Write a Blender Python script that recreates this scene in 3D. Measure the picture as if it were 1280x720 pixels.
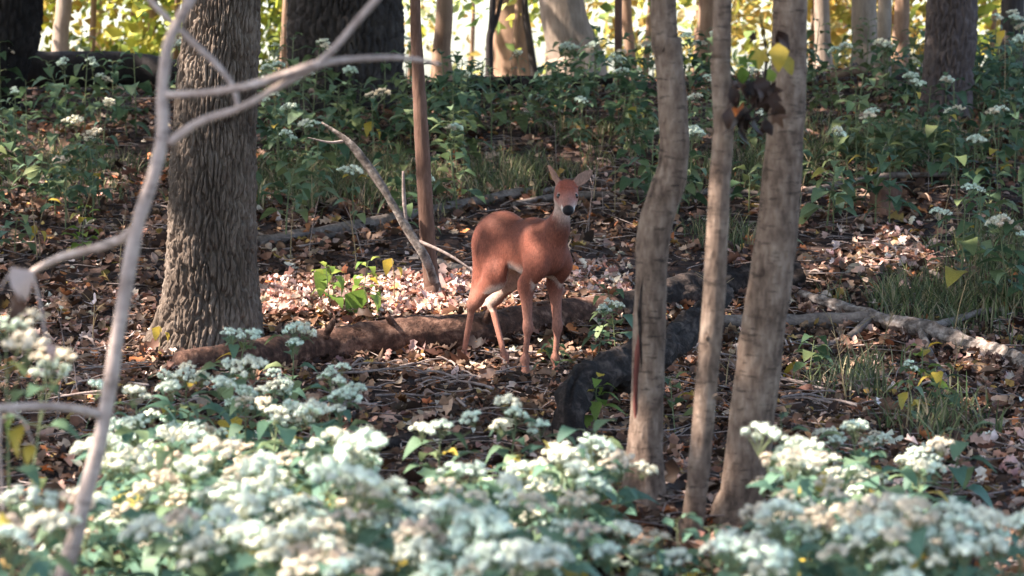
import bpy, math, random
import numpy as np
from mathutils import Matrix, Vector, Euler

for o in list(bpy.data.objects): bpy.data.objects.remove(o)
SC = bpy.context.scene
COL = SC.collection
rng = np.random.default_rng(7)
random.seed(7)

# ------------------------------------------------------------------ camera, sky, sun, exposure
F = 85.0 / 36.0 * 1280.0          # focal length in photo pixels
CAMZ = 1.6
PITCH = math.atan((360.0 - 116.0) / F)
cam_d = bpy.data.cameras.new('camera'); cam_d.lens = 85; cam_d.sensor_width = 36
cam_d.clip_start = 0.1; cam_d.clip_end = 3000
cam_d.dof.use_dof = True; cam_d.dof.focus_distance = 14.0; cam_d.dof.aperture_fstop = 3.4
cam = bpy.data.objects.new('camera', cam_d); COL.objects.link(cam)
cam.location = (0, 0, CAMZ); cam.rotation_euler = (math.pi / 2 - PITCH, 0, 0)
SC.camera = cam

SUN_EL = math.radians(50); SUN_AZ = math.radians(262)      # azimuth clockwise from +Y: from the oak's side, a touch behind the camera
TOSUN = np.array([math.sin(SUN_AZ) * math.cos(SUN_EL), math.cos(SUN_AZ) * math.cos(SUN_EL), math.sin(SUN_EL)])
W = bpy.data.worlds.new('World'); SC.world = W; W.use_nodes = True
nt = W.node_tree; bg = nt.nodes['Background']
sky = nt.nodes.new('ShaderNodeTexSky'); sky.sky_type = 'NISHITA'; sky.sun_disc = False
sky.sun_elevation = SUN_EL; sky.sun_rotation = SUN_AZ; sky.air_density = 1.0; sky.dust_density = 1.8; sky.ozone_density = 1.0
nt.links.new(sky.outputs[0], bg.inputs[0]); bg.inputs[1].default_value = 0.14
sun_d = bpy.data.lights.new('sun', 'SUN'); sun_d.energy = 5.0; sun_d.angle = math.radians(0.53); sun_d.color = (1.0, 0.90, 0.79)
sun = bpy.data.objects.new('sun', sun_d); COL.objects.link(sun)
sun.rotation_euler = Vector(TOSUN).to_track_quat('Z', 'Y').to_euler()
SC.view_settings.view_transform = 'Standard'; SC.view_settings.look = 'None'
SC.view_settings.gamma = 1.0; SC.view_settings.exposure = 2.05
SC.render.engine = 'CYCLES'
SC.cycles.max_bounces = 6; SC.cycles.diffuse_bounces = 4; SC.cycles.transmission_bounces = 4
SC.cycles.use_denoising = True
SC.cycles.sample_clamp_indirect = 6

# ------------------------------------------------------------------ noise and geometry helpers
def hash3(ix, iy, iz, s=0):
    h = (ix.astype(np.int64) * 374761393 + iy.astype(np.int64) * 668265263 + iz.astype(np.int64) * 2147483647 + s * 974634777) & 0xffffffff
    h = ((h ^ (h >> 13)) * 1274126177) & 0xffffffff
    h = ((h ^ (h >> 16)) * 2246822519) & 0xffffffff
    return ((h ^ (h >> 15)) & 0xffffff) / float(0xffffff)
def vnoise(x, y, z=None, s=0):
    x = np.asarray(x, float); y = np.asarray(y, float); z = np.zeros_like(x) if z is None else np.asarray(z, float)
    ix, iy, iz = np.floor(x), np.floor(y), np.floor(z)
    fx, fy, fz = x - ix, y - iy, z - iz
    fx, fy, fz = [f * f * (3 - 2 * f) for f in (fx, fy, fz)]
    r = 0
    for a in (0, 1):
        for b in (0, 1):
            for c in (0, 1):
                w = (fx if a else 1 - fx) * (fy if b else 1 - fy) * (fz if c else 1 - fz)
                r = r + w * hash3(ix + a, iy + b, iz + c, s)
    return r * 2 - 1
def worley(u, v, nu, s=0):                                   # F1, F2 in cell units, u wraps at nu
    iu, iv = np.floor(u), np.floor(v)
    f1 = np.full(u.shape, 9.0); f2 = np.full(u.shape, 9.0)
    for a in (-1, 0, 1):
        for b in (-1, 0, 1):
            cu, cv = iu + a, iv + b
            wu = np.mod(cu, nu); z = np.zeros_like(u)
            px = cu + 0.15 + 0.7 * hash3(wu, cv, z, s); py = cv + hash3(wu, cv, z, s + 5)
            d = np.hypot(u - px, v - py)
            f2 = np.where(d < f1, f1, np.minimum(f2, d)); f1 = np.minimum(f1, d)
    return f1, f2
def sstep(a, b, x):
    t = np.clip((np.asarray(x, float) - a) / (b - a), 0, 1); return t * t * (3 - 2 * t)

def ground_z(x, y):
    x = np.asarray(x, float); y = np.asarray(y, float)
    t = np.clip(y - 13.9, 0, 11.5)
    z = 0.157 * (np.sqrt(t * t + 0.3) - math.sqrt(0.3))
    z = z - 0.02 * np.clip(y - 27.5, 0, 60)
    z = z + 0.018 * np.clip(x, -6, 9) * sstep(15, 24, y)
    near = 1 - sstep(40, 90, np.hypot(x, y - 14))
    n = 0.05 * vnoise(x * 0.55, y * 0.55, s=1) + 0.025 * vnoise(x * 1.7, y * 1.7, s=2) + 0.012 * vnoise(x * 5, y * 5, s=3)
    flat = 1 - 0.9 * np.exp(-(((x - 0.05) / 0.55) ** 2 + ((y - 13.8) / 0.6) ** 2))
    z = z + n * near * flat
    z = z - 0.035 * np.exp(-(((x + 0.15) / 0.25) ** 2 + ((y - 14.05) / 0.2) ** 2))
    return z
def gz(x, y): return float(ground_z(np.array([x]), np.array([y]))[0])

FWD = np.array([0, math.cos(PITCH), -math.sin(PITCH)]); UP = np.array([0, math.sin(PITCH), math.cos(PITCH)]); RIGHT = np.array([1., 0, 0])
def ray(px, py): return FWD + RIGHT * (px - 640) / F + UP * (360 - py) / F
def P(px, py, Y):                                            # a photo pixel at distance Y
    d = ray(px, py); return np.array([0, 0, CAMZ]) + d * (Y / d[1])
def G(px, py):                                               # a photo pixel on the ground
    d = ray(px, py); ys = np.linspace(4, 60, 2200)
    pts = np.array([0, 0, CAMZ]) + d[None, :] * (ys / d[1])[:, None]
    below = pts[:, 2] < ground_z(pts[:, 0], pts[:, 1])
    i = int(np.argmax(below)) if below.any() else int(np.argmin(pts[:, 2] - ground_z(pts[:, 0], pts[:, 1])))
    p = pts[i].copy(); p[2] = gz(p[0], p[1]); return p
def pix(p):
    q = np.asarray(p, float) - np.array([0, 0, CAMZ]); d = q @ FWD
    return 640 + (q @ RIGHT) / d * F, 360 - (q @ UP) / d * F

def mesh_np(name, V, faces, mat=None, col=None, smooth=True):
    if isinstance(faces, np.ndarray): faces = [faces]
    faces = [np.asarray(f, np.int32) for f in faces if len(f)]
    V = np.asarray(V, np.float32)
    me = bpy.data.meshes.new(name)
    me.vertices.add(len(V)); me.vertices.foreach_set('co', V.ravel())
    loops = np.concatenate([f.ravel() for f in faces]); tot = np.concatenate([np.full(len(f), f.shape[1], np.int32) for f in faces])
    st = np.concatenate([[0], np.cumsum(tot)[:-1]]).astype(np.int32)
    me.loops.add(len(loops)); me.loops.foreach_set('vertex_index', loops.astype(np.int32))
    me.polygons.add(len(tot)); me.polygons.foreach_set('loop_start', st); me.polygons.foreach_set('loop_total', tot)
    if smooth: me.polygons.foreach_set('use_smooth', np.ones(len(tot), bool))
    if col is not None:
        ca = me.color_attributes.new('Col', 'FLOAT_COLOR', 'POINT')
        c = np.ones((len(V), 4), np.float32); c[:, :3] = col; ca.data.foreach_set('color', c.ravel())
    me.update(); me.validate()
    if mat: me.materials.append(mat)
    return me
def obj(name, me, parent=None, loc=None, mtx=None):
    o = bpy.data.objects.new(name, me); COL.objects.link(o)
    if parent is not None: o.parent = parent
    if mtx is not None: o.matrix_basis = mtx
    elif loc is not None: o.location = loc
    return o
def tag(o, label, cat, group=None):
    o['label'] = label; o['category'] = cat
    if group: o['group'] = group
    return o
def thing(name, label, cat, loc=(0, 0, 0), rz=0.0, group=None, sc=1.0, tilt=(0, 0)):
    o = bpy.data.objects.new(name, None); COL.objects.link(o)
    o.empty_display_size = 0.1
    o.location = [float(v) for v in loc]; o.rotation_euler = (tilt[0], tilt[1], rz); o.scale = (sc, sc, sc)
    return tag(o, label, cat, group)

class Bag:                                                   # collects geometry for ONE mesh
    def __init__(s): s.V = []; s.F = {}; s.n = 0; s.C = []
    def add(s, V, faces, col=None):
        V = np.asarray(V, float)
        for f in (faces if isinstance(faces, list) else [faces]):
            f = np.asarray(f, np.int64)
            if len(f): s.F.setdefault(f.shape[1], []).append(f + s.n)
        s.V.append(V); s.n += len(V)
        s.C.append(np.broadcast_to(np.asarray(col if col is not None else (1, 1, 1), float), (len(V), 3)))
    def mesh(s, name, mat, smooth=True, colour=False):
        return mesh_np(name, np.concatenate(s.V), [np.concatenate(f) for f in s.F.values()], mat, np.concatenate(s.C) if colour else None, smooth)

def spline(pts, sub):
    pts = np.asarray(pts, float); n = len(pts); out = []
    for i in range(n - 1):
        p0, p1, p2, p3 = pts[max(i - 1, 0)], pts[i], pts[i + 1], pts[min(i + 2, n - 1)]
        for k in range(sub):
            t = k / sub
            out.append(0.5 * (2 * p1 + (p2 - p0) * t + (2 * p0 - 5 * p1 + 4 * p2 - p3) * t * t + (3 * p1 - p0 - 3 * p2 + p3) * t ** 3))
    out.append(pts[-1]); return np.array(out)
def tube(pts, radii, seg=10, sub=5, rough=0.0, freq=6.0, seed=0, cap=True):
    q = spline(np.column_stack([np.asarray(pts, float), radii]), sub); C = q[:, :3]; R = np.maximum(q[:, 3], 0.0004)
    T = np.gradient(C, axis=0); T /= np.linalg.norm(T, axis=1)[:, None] + 1e-9
    ref = np.array([0.31, 0.95, 0.05]) if abs(T[0, 2]) > 0.7 else np.array([0, 0, 1.0])
    U = np.zeros_like(C); u = ref - T[0] * (ref @ T[0]); u /= np.linalg.norm(u)
    for i in range(len(C)):
        u = u - T[i] * (u @ T[i]); u /= np.linalg.norm(u) + 1e-9; U[i] = u
    B = np.cross(T, U)
    a = np.arange(seg) / seg * 2 * math.pi
    D = U[:, None, :] * np.cos(a)[None, :, None] + B[:, None, :] * np.sin(a)[None, :, None]
    Vv = C[:, None, :] + D * R[:, None, None]
    if rough:
        ang = np.broadcast_to(a[None, :], Vv.shape[:2]); along = np.cumsum(np.r_[0, np.linalg.norm(np.diff(C, axis=0), axis=1)])[:, None] * np.ones((1, seg))
        nz = vnoise(Vv[..., 0] * freq, Vv[..., 1] * freq, Vv[..., 2] * freq, s=seed) + 0.5 * vnoise(Vv[..., 0] * freq * 2.7, Vv[..., 1] * freq * 2.7, Vv[..., 2] * freq * 2.7, s=seed + 1)
        if rough >= .13: nz = nz + 1.1 * (np.abs(vnoise(np.cos(ang) * 4, np.sin(ang) * 4, along * 3.0, s=seed + 2)) * 2 - .6) + .5 * vnoise(np.cos(ang) * 9, np.sin(ang) * 9, along * 14, s=seed + 3)
        Vv = Vv + D * (R[:, None] * rough * nz)[..., None]
    n = len(C); V = Vv.reshape(-1, 3)
    i, j = np.meshgrid(np.arange(n - 1), np.arange(seg), indexing='ij'); jn = (j + 1) % seg
    quads = np.stack([i * seg + j, i * seg + jn, (i + 1) * seg + jn, (i + 1) * seg + j], -1).reshape(-1, 4)
    faces = [quads]
    if cap:
        V = np.vstack([V, C[0] - T[0] * R[0] * 0.25, C[-1] + T[-1] * R[-1] * 0.25])
        k = np.arange(seg); kn = (k + 1) % seg
        faces.append(np.vstack([np.stack([np.full(seg, n * seg), kn, k], 1), np.stack([np.full(seg, n * seg + 1), (n - 1) * seg + k, (n - 1) * seg + kn], 1)]))
    return V, faces
def tube_mesh(name, mat, *a, **k):
    V, f = tube(*a, **k); return mesh_np(name, V, f, mat)

# ------------------------------------------------------------------ materials
def new_mat(name):
    m = bpy.data.materials.new(name); m.use_nodes = True
    n = m.node_tree; return m, n, n.nodes, n.links, n.nodes['Principled BSDF']
def ramp(nodes, stops):
    r = nodes.new('ShaderNodeValToRGB'); e = r.color_ramp.elements
    while len(e) < len(stops): e.new(0.5)
    for k, (p, c) in enumerate(stops): e[k].position = p; e[k].color = (*c, 1)
    return r
def bark_mat(name, cols, stretch=0.18, scale=26.0, bump=0.5, rough=0.9, blotch=3.0, nick=0.0):
    m, n, N, L, b = new_mat(name)
    tc = N.new('ShaderNodeTexCoord'); mp = N.new('ShaderNodeMapping'); mp.inputs['Scale'].default_value = (1, 1, stretch)
    L.new(tc.outputs['Object'], mp.inputs[0])
    n1 = N.new('ShaderNodeTexNoise'); n1.inputs['Scale'].default_value = scale; n1.inputs['Detail'].default_value = 7; n1.inputs['Roughness'].default_value = 0.65
    L.new(mp.outputs[0], n1.inputs['Vector'])
    n2 = N.new('ShaderNodeTexNoise'); n2.inputs['Scale'].default_value = blotch; n2.inputs['Detail'].default_value = 5
    L.new(tc.outputs['Object'], n2.inputs['Vector'])
    mx = N.new('ShaderNodeMath'); mx.operation = 'MULTIPLY_ADD'; mx.inputs[1].default_value = 0.55; L.new(n1.outputs[0], mx.inputs[0])
    m2 = N.new('ShaderNodeMath'); m2.operation = 'MULTIPLY'; m2.inputs[1].default_value = 0.45; L.new(n2.outputs[0], m2.inputs[0]); L.new(m2.outputs[0], mx.inputs[2])
    r = ramp(N, [(0.34, cols[0]), (0.5, cols[1]), (0.66, cols[2])]); L.new(mx.outputs[0], r.inputs[0])
    L.new(r.outputs[0], b.inputs['Base Color']); b.inputs['Roughness'].default_value = rough; b.inputs['Specular IOR Level'].default_value = 0.25
    if nick:                                                 # short cracks and lenticels running across the grain
        m3 = N.new('ShaderNodeMapping'); m3.inputs['Scale'].default_value = (1, 1, 4.5); L.new(tc.outputs['Object'], m3.inputs[0])
        n3 = N.new('ShaderNodeTexNoise'); n3.inputs['Scale'].default_value = 13; n3.inputs['Detail'].default_value = 6; n3.inputs['Roughness'].default_value = 0.7; L.new(m3.outputs[0], n3.inputs['Vector'])
        r3 = ramp(N, [(0.36, (1 - nick,) * 3), (0.45, (1, 1, 1)), (0.62, (1.0, 1.0, 1.0))]); L.new(n3.outputs[0], r3.inputs[0])
        mm = N.new('ShaderNodeMix'); mm.data_type = 'RGBA'; mm.blend_type = 'MULTIPLY'; mm.inputs[0].default_value = 1; L.new(r.outputs[0], mm.inputs[6]); L.new(r3.outputs[0], mm.inputs[7]); L.new(mm.outputs[2], b.inputs['Base Color'])
    bp = N.new('ShaderNodeBump'); bp.inputs['Strength'].default_value = bump; bp.inputs['Distance'].default_value = 0.02
    L.new(n1.outputs[0], bp.inputs['Height']); L.new(bp.outputs[0], b.inputs['Normal'])
    return m
def leaf_mat(name, c1, c2, c3=None, trans=0.35, attr=False, rough=0.55, spec=0.3, nscale=40):
    m, n, N, L, b = new_mat(name)
    out = N['Material Output']
    if attr:
        at = N.new('ShaderNodeAttribute'); at.attribute_name = 'Col'; src = at.outputs['Color']
    else:
        oi = N.new('ShaderNodeObjectInfo'); r = ramp(N, [(0.0, c1), (0.55, c2), (1.0, c3 or c2)]); L.new(oi.outputs['Random'], r.inputs[0]); src = r.outputs[0]
    tc = N.new('ShaderNodeTexCoord'); nz = N.new('ShaderNodeTexNoise'); nz.inputs['Scale'].default_value = nscale; nz.inputs['Detail'].default_value = 4
    L.new(tc.outputs['Object'], nz.inputs['Vector'])
    hs = N.new('ShaderNodeHueSaturation'); mr = N.new('ShaderNodeMapRange'); mr.inputs['From Min'].default_value = 0.3; mr.inputs['From Max'].default_value = 0.7
    mr.inputs['To Min'].default_value = 0.7; mr.inputs['To Max'].default_value = 1.3; L.new(nz.outputs[0], mr.inputs[0]); L.new(mr.outputs[0], hs.inputs['Value']); L.new(src, hs.inputs['Color'])
    L.new(hs.outputs[0], b.inputs['Base Color']); b.inputs['Roughness'].default_value = rough; b.inputs['Specular IOR Level'].default_value = spec
    if trans:
        t = N.new('ShaderNodeBsdfTranslucent'); L.new(hs.outputs[0], t.inputs[0]); ms = N.new('ShaderNodeMixShader'); ms.inputs[0].default_value = trans
        L.new(b.outputs[0], ms.inputs[1]); L.new(t.outputs[0], ms.inputs[2]); L.new(ms.outputs[0], out.inputs['Surface'])
    return m
def plain(name, c, rough=0.7, spec=0.3):
    m, n, N, L, b = new_mat(name)
    tc = N.new('ShaderNodeTexCoord'); nz = N.new('ShaderNodeTexNoise'); nz.inputs['Scale'].default_value = 60; L.new(tc.outputs['Object'], nz.inputs['Vector'])
    r = ramp(N, [(0.3, tuple(v * 0.75 for v in c)), (0.7, tuple(min(1, v * 1.25) for v in c))]); L.new(nz.outputs[0], r.inputs[0])
    L.new(r.outputs[0], b.inputs['Base Color']); b.inputs['Roughness'].default_value = rough; b.inputs['Specular IOR Level'].default_value = spec
    return m

M = {}
M['oak'] = bark_mat('oak_bark', [(0.05, 0.035, 0.027), (0.13, 0.095, 0.074), (0.27, 0.212, 0.172)], 0.2, 45, 0.7)
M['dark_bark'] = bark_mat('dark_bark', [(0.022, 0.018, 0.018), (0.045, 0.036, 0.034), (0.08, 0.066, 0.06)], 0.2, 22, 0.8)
M['silhouette_bark'] = bark_mat('silhouette_bark', [(0.010, 0.008, 0.009), (0.02, 0.016, 0.016), (0.04, 0.032, 0.03)], 0.2, 22, 0.8)  # near-black: the shaded, backlit look is put into the bark colour
M['slim'] = bark_mat('smooth_grey_bark', [(0.05, 0.031, 0.023), (0.185, 0.125, 0.093), (0.33, 0.245, 0.19)], 0.35, 42, 0.9, 0.9, 11.0, 0.6)
M['brown_sapling'] = bark_mat('brown_sapling_bark', [(0.07, 0.035, 0.025), (0.13, 0.07, 0.05), (0.21, 0.12, 0.09)], 0.2, 50, 0.4)
M['grey_trunk'] = bark_mat('pale_trunk_bark', [(0.17, 0.125, 0.095), (0.27, 0.205, 0.16), (0.38, 0.30, 0.24)], 0.25, 18, 0.5)
M['tan_trunk'] = bark_mat('tan_trunk_bark', [(0.16, 0.09, 0.06), (0.27, 0.165, 0.11), (0.38, 0.25, 0.17)], 0.25, 20, 0.5)
M['mauve'] = bark_mat('mauve_twig_bark', [(0.21, 0.15, 0.125), (0.42, 0.32, 0.275), (0.60, 0.48, 0.42)], 0.4, 30, 0.5, 0.75, 9.0, 0.5)
M['log'] = bark_mat('log_bark', [(0.022, 0.012, 0.009), (0.08, 0.038, 0.026), (0.25, 0.14, 0.10)], 1.0, 24, 1.0, 0.9, 6.0)
M['dark_log'] = bark_mat('rotten_log_bark', [(0.007, 0.005, 0.005), (0.022, 0.015, 0.013), (0.11, 0.078, 0.066)], 1.0, 20, 1.0, 0.95, 7.0)
M['pale_wood'] = bark_mat('bleached_wood', [(0.03, 0.022, 0.019), (0.19, 0.15, 0.13), (0.46, 0.39, 0.35)], 1.0, 26, 1.0, 0.85, 14.0)
M['grey_wood'] = bark_mat('grey_dead_wood', [(0.07, 0.055, 0.048), (0.16, 0.125, 0.11), (0.28, 0.23, 0.20)], 1.0, 35, 0.5, 0.9, 8.0)
M['twig'] = bark_mat('dead_twig', [(0.12, 0.085, 0.075), (0.25, 0.19, 0.17), (0.42, 0.34, 0.31)], 1.0, 40, 0.3, 0.9, 6.0)
M['stem'] = plain('green_stem', (0.13, 0.15, 0.07))
M['dry_stem'] = plain('dry_stem', (0.30, 0.22, 0.12))
M['herb'] = leaf_mat('herb_leaf', (0.085, 0.15, 0.095), (0.13, 0.20, 0.115), (0.23, 0.26, 0.11), 0.35)
M['bed'] = leaf_mat('flower_bed_leaf', (0.10, 0.19, 0.135), (0.14, 0.24, 0.165), (0.22, 0.28, 0.13), 0.35)
M['herb_dark'] = leaf_mat('dark_herb_leaf', (0.045, 0.085, 0.045), (0.085, 0.135, 0.062), (0.17, 0.19, 0.075), 0.35)
M['yellow'] = leaf_mat('yellow_leaf', (0.42, 0.30, 0.05), (0.52, 0.37, 0.06), (0.34, 0.29, 0.07), 0.35)
M['orange'] = leaf_mat('orange_leaf', (0.55, 0.13, 0.03), (0.62, 0.20, 0.04), (0.45, 0.07, 0.05), 0.3)
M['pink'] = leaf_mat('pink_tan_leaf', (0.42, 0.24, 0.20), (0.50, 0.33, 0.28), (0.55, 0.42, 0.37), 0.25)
M['dead'] = leaf_mat('dead_hanging_leaf', (0.018, 0.010, 0.008), (0.05, 0.025, 0.018), (0.10, 0.05, 0.03), 0.15)
M['bright'] = leaf_mat('fresh_green_leaf', (0.12, 0.20, 0.035), (0.17, 0.25, 0.05), (0.26, 0.30, 0.06), 0.4)
M['litter'] = leaf_mat('fallen_leaf', None, None, None, 0.15, True, 0.65, 0.3, 25)
M['foliage'] = leaf_mat('tree_leaf', None, None, None, 0.5, True, 0.5, 0.25, 4)
M['grass'] = leaf_mat('grass_blade', None, None, None, 0.3, True, 0.6, 0.2, 6)
M['flower'] = leaf_mat('white_floret', (0.76, 0.85, 0.72), (0.86, 0.88, 0.75), (0.90, 0.84, 0.68), 0.3, False, 0.9, 0.1, 30)
M['flower_cream'] = leaf_mat('cream_floret', (0.80, 0.68, 0.52), (0.84, 0.75, 0.60), (0.76, 0.60, 0.47), 0.3, False, 0.9, 0.1, 30)
M['scar'] = bark_mat('open_bark_scar', [(0.05, 0.015, 0.012), (0.13, 0.04, 0.03), (0.30, 0.11, 0.09)], 0.2, 40, 0.5)

def soil_mat():
    m, n, N, L, b = new_mat('forest_soil')
    tc = N.new('ShaderNodeTexCoord'); a = N.new('ShaderNodeTexNoise'); a.inputs['Scale'].default_value = 9; a.inputs['Detail'].default_value = 8
    L.new(tc.outputs['Object'], a.inputs['Vector'])
    v = N.new('ShaderNodeTexVoronoi'); v.inputs['Scale'].default_value = 16; L.new(tc.outputs['Object'], v.inputs['Vector'])
    r = ramp(N, [(0.3, (0.016, 0.011, 0.010)), (0.5, (0.045, 0.028, 0.024)), (0.7, (0.085, 0.055, 0.046))]); L.new(a.outputs[0], r.inputs[0])
    L.new(r.outputs[0], b.inputs['Base Color']); b.inputs['Roughness'].default_value = 0.95; b.inputs['Specular IOR Level'].default_value = 0.15
    bp = N.new('ShaderNodeBump'); bp.inputs['Distance'].default_value = 0.03; bp.inputs['Strength'].default_value = 0.8
    L.new(v.outputs['Distance'], bp.inputs['Height']); L.new(bp.outputs[0], b.inputs['Normal']); return m
M['soil'] = soil_mat()

# ------------------------------------------------------------------ the ground sheet
def axis(lo, hi, step, far):
    a = list(np.arange(lo, hi + 1e-6, step)); g = step; x = a[-1]
    while x < far: g *= 1.35; x += g; a.append(x)
    g = step; x = a[0]
    while x > -far: g *= 1.35; x -= g; a.insert(0, x)
    return np.array(a)
gx = axis(-7, 7, 0.09, 600); gy = axis(4, 29, 0.09, 600)
XX, YY = np.meshgrid(gx, gy, indexing='ij'); ZZ = ground_z(XX, YY)
i, j = np.meshgrid(np.arange(len(gx) - 1), np.arange(len(gy) - 1), indexing='ij'); nyy = len(gy)
q = np.stack([i * nyy + j, (i + 1) * nyy + j, (i + 1) * nyy + j + 1, i * nyy + j + 1], -1).reshape(-1, 4)
g_ob = obj('ground', mesh_np('ground', np.stack([XX, YY, ZZ], -1).reshape(-1, 3), q, M['soil'])); g_ob['kind'] = 'structure'
g_ob['label'] = 'dark brown forest soil rising to a low crest'

# ------------------------------------------------------------------ leaf meshes in bulk (numpy)
def basis(n, r, up, spread):                                 # random frames: normals near 'up' by spread
    nz = up + r.normal(size=(n, 3)) * spread; nz /= np.linalg.norm(nz, axis=1)[:, None]
    t = r.normal(size=(n, 3)); t -= nz * (t * nz).sum(1)[:, None]; t /= np.linalg.norm(t, axis=1)[:, None]
    return t, np.cross(nz, t), nz
OUT = {'oval': (np.array([0.12, 0.8, 1.0, 0.72, 0.05])), 'oak': np.array([0.1, 0.9, 0.55, 1.0, 0.5, 0.8, 0.08]), 'quad': np.array([0.25, 1.0, 0.12])}
def bulk_leaves(pos, T, B, N, L, wid, col, shape='oval', curl=0.3, r=rng):
    prof = OUT[shape]; k = len(prof); n = len(pos)
    u = np.linspace(-0.5, 0.5, k); side = np.array([-0.5, 0, 0.5])
    c1 = r.normal(0, curl, n); c2 = r.normal(0, curl, n) + curl * 0.8; tw = r.normal(0, curl, n)
    uu = u[None, :, None] * np.ones((n, 1, 3)); vv = prof[None, :, None] * side[None, None, :] * np.ones((n, 1, 1))
    zz = c1[:, None, None] * uu ** 2 * 2 + c2[:, None, None] * np.abs(vv) * 0.8 + tw[:, None, None] * uu * vv * 1.5
    V = pos[:, None, None, :] + T[:, None, None, :] * (uu * L[:, None, None])[..., None] + B[:, None, None, :] * (vv * (L * wid)[:, None, None])[..., None] + N[:, None, None, :] * (zz * L[:, None, None])[..., None]
    V = V.reshape(-1, 3)
    f = []
    for a in range(k - 1):
        for s in (0, 1): f.append([a * 3 + s, a * 3 + s + 1, (a + 1) * 3 + s + 1, (a + 1) * 3 + s])
    Fq = (np.array(f)[None] + (np.arange(n) * k * 3)[:, None, None]).reshape(-1, 4)
    return V, Fq, np.repeat(col, k * 3, axis=0)
def pick(cols, probs, n, r, jit=0.25):
    c = np.array(cols)[r.choice(len(cols), n, p=np.array(probs) / sum(probs))]
    return c * np.exp(r.normal(0, jit, (n, 1))) * (1 + r.normal(0, 0.05, (n, 3)))

# fallen leaves: an uncountable mass over the whole floor
def litter(n, ylo, yhi, size, shape, seed, lift):
    r = np.random.default_rng(seed)
    y = ylo + (yhi - ylo) * r.random(n) ** 0.85; x = (r.random(n) * 2 - 1) * (0.235 * y + 1.1)
    keep = r.random(n) < np.clip(0.75 + 0.5 * vnoise(x * 1.3, y * 1.3, s=9), 0.15, 1) * np.where(y > 19, 0.75, 1)
    x, y = x[keep], y[keep]; n = len(x)
    z = ground_z(x, y) + 0.004 + r.random(n) ** 2 * lift
    T, B, Nn = basis(n, r, np.array([0, -0.12, 1.0]), 0.42)
    L = size * np.exp(r.normal(0, 0.3, n))
    col = np.clip(pick([(0.045, 0.023, 0.014), (0.125, 0.062, 0.038), (0.25, 0.14, 0.092), (0.43, 0.275, 0.20), (0.58, 0.445, 0.36), (0.36, 0.13, 0.05), (0.32, 0.2, 0.06)],
                       [0.30, 0.30, 0.20, 0.10, 0.035, 0.04, 0.03], n, r, 0.25), 0.01, 0.75)
    return bulk_leaves(np.column_stack([x, y, z]), T, B, Nn, L, 0.5 + 0.25 * r.random(n), col, shape, 0.35, r)
bag = Bag()
for n_, a_, b_, s_, sh_, sd_, lf_ in ((30000, 5.0, 16, 0.038, 'oval', 6, 0.05), (20000, 5.0, 15.5, 0.058, 'oval', 1, 0.05), (7000, 5.0, 16, 0.08, 'oak', 2, 0.06), (24000, 14.5, 27, 0.045, 'oval', 7, 0.05), (17000, 14.5, 27, 0.07, 'oval', 3, 0.06), (7000, 14, 26, 0.10, 'oak', 4, 0.06)):
    V, f, c = litter(n_, a_, b_, s_, sh_, sd_, lf_)
    bag.add(V, f); bag.C[-1] = c
def patch(cx, cy, rx, ry, n, seed, size=.06):                # a drift of pale dry leaves, their pale colour also brightening the sun patch
    r = np.random.default_rng(seed); px_ = cx + r.uniform(-1, 1, n) * rx; py_ = cy + r.uniform(-1, 1, n) * ry
    pos = np.array([G(a, b) for a, b in zip(px_, py_)]); pos[:, 2] += .03 + .05 * r.random(n)
    T, B, Nn = basis(n, r, np.array([0, -.2, 1.]), .5)
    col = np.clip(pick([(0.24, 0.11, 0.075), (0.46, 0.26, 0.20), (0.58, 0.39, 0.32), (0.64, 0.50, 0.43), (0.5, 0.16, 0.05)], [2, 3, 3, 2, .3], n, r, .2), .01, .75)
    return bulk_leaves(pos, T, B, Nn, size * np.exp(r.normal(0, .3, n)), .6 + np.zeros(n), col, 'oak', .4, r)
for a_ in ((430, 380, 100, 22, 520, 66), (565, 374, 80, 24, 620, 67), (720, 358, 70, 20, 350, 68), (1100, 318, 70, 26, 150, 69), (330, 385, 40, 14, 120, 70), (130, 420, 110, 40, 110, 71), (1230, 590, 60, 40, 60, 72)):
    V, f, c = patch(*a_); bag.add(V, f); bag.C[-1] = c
def drift(line, n, seed):                                    # leaves caught along a log: (px, py of its foot, width px)
    r = np.random.default_rng(seed); line = np.array(line, float); t = r.random(n) * (len(line) - 1); i_ = t.astype(int); q_ = line[i_] + (line[i_ + 1] - line[i_]) * (t - i_)[:, None]
    pos = []
    for (px_, py_, w) in q_:
        g = G(px_, py_); rad = w / 2 * g[1] / F; a = r.random()
        if a < .35: pos.append(g + [0, -.03 - r.random() * .22, .02 + .03 * r.random()])
        elif a < .95: pos.append(g + [0, rad + r.random() * .2, .05 + .05 * r.random()])
        else: pos.append(g + [0, r.normal(0, .3) * rad, rad * (2 - .55) + .015])
    T, B, Nn = basis(n, r, np.array([0, -.2, 1.]), .5)
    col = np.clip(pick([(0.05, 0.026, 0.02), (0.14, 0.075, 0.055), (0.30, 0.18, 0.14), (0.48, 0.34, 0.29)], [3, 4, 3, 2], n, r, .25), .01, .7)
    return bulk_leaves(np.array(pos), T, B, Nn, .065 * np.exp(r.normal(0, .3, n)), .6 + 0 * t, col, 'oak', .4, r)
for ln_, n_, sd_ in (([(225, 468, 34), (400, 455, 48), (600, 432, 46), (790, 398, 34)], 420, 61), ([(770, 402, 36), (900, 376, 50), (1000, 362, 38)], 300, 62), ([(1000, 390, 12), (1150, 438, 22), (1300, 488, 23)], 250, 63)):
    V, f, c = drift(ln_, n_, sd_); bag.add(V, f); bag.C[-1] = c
lit = obj('fallen_leaves', bag.mesh('fallen_leaves', M['litter'], True, True)); lit['kind'] = 'stuff'
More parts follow.
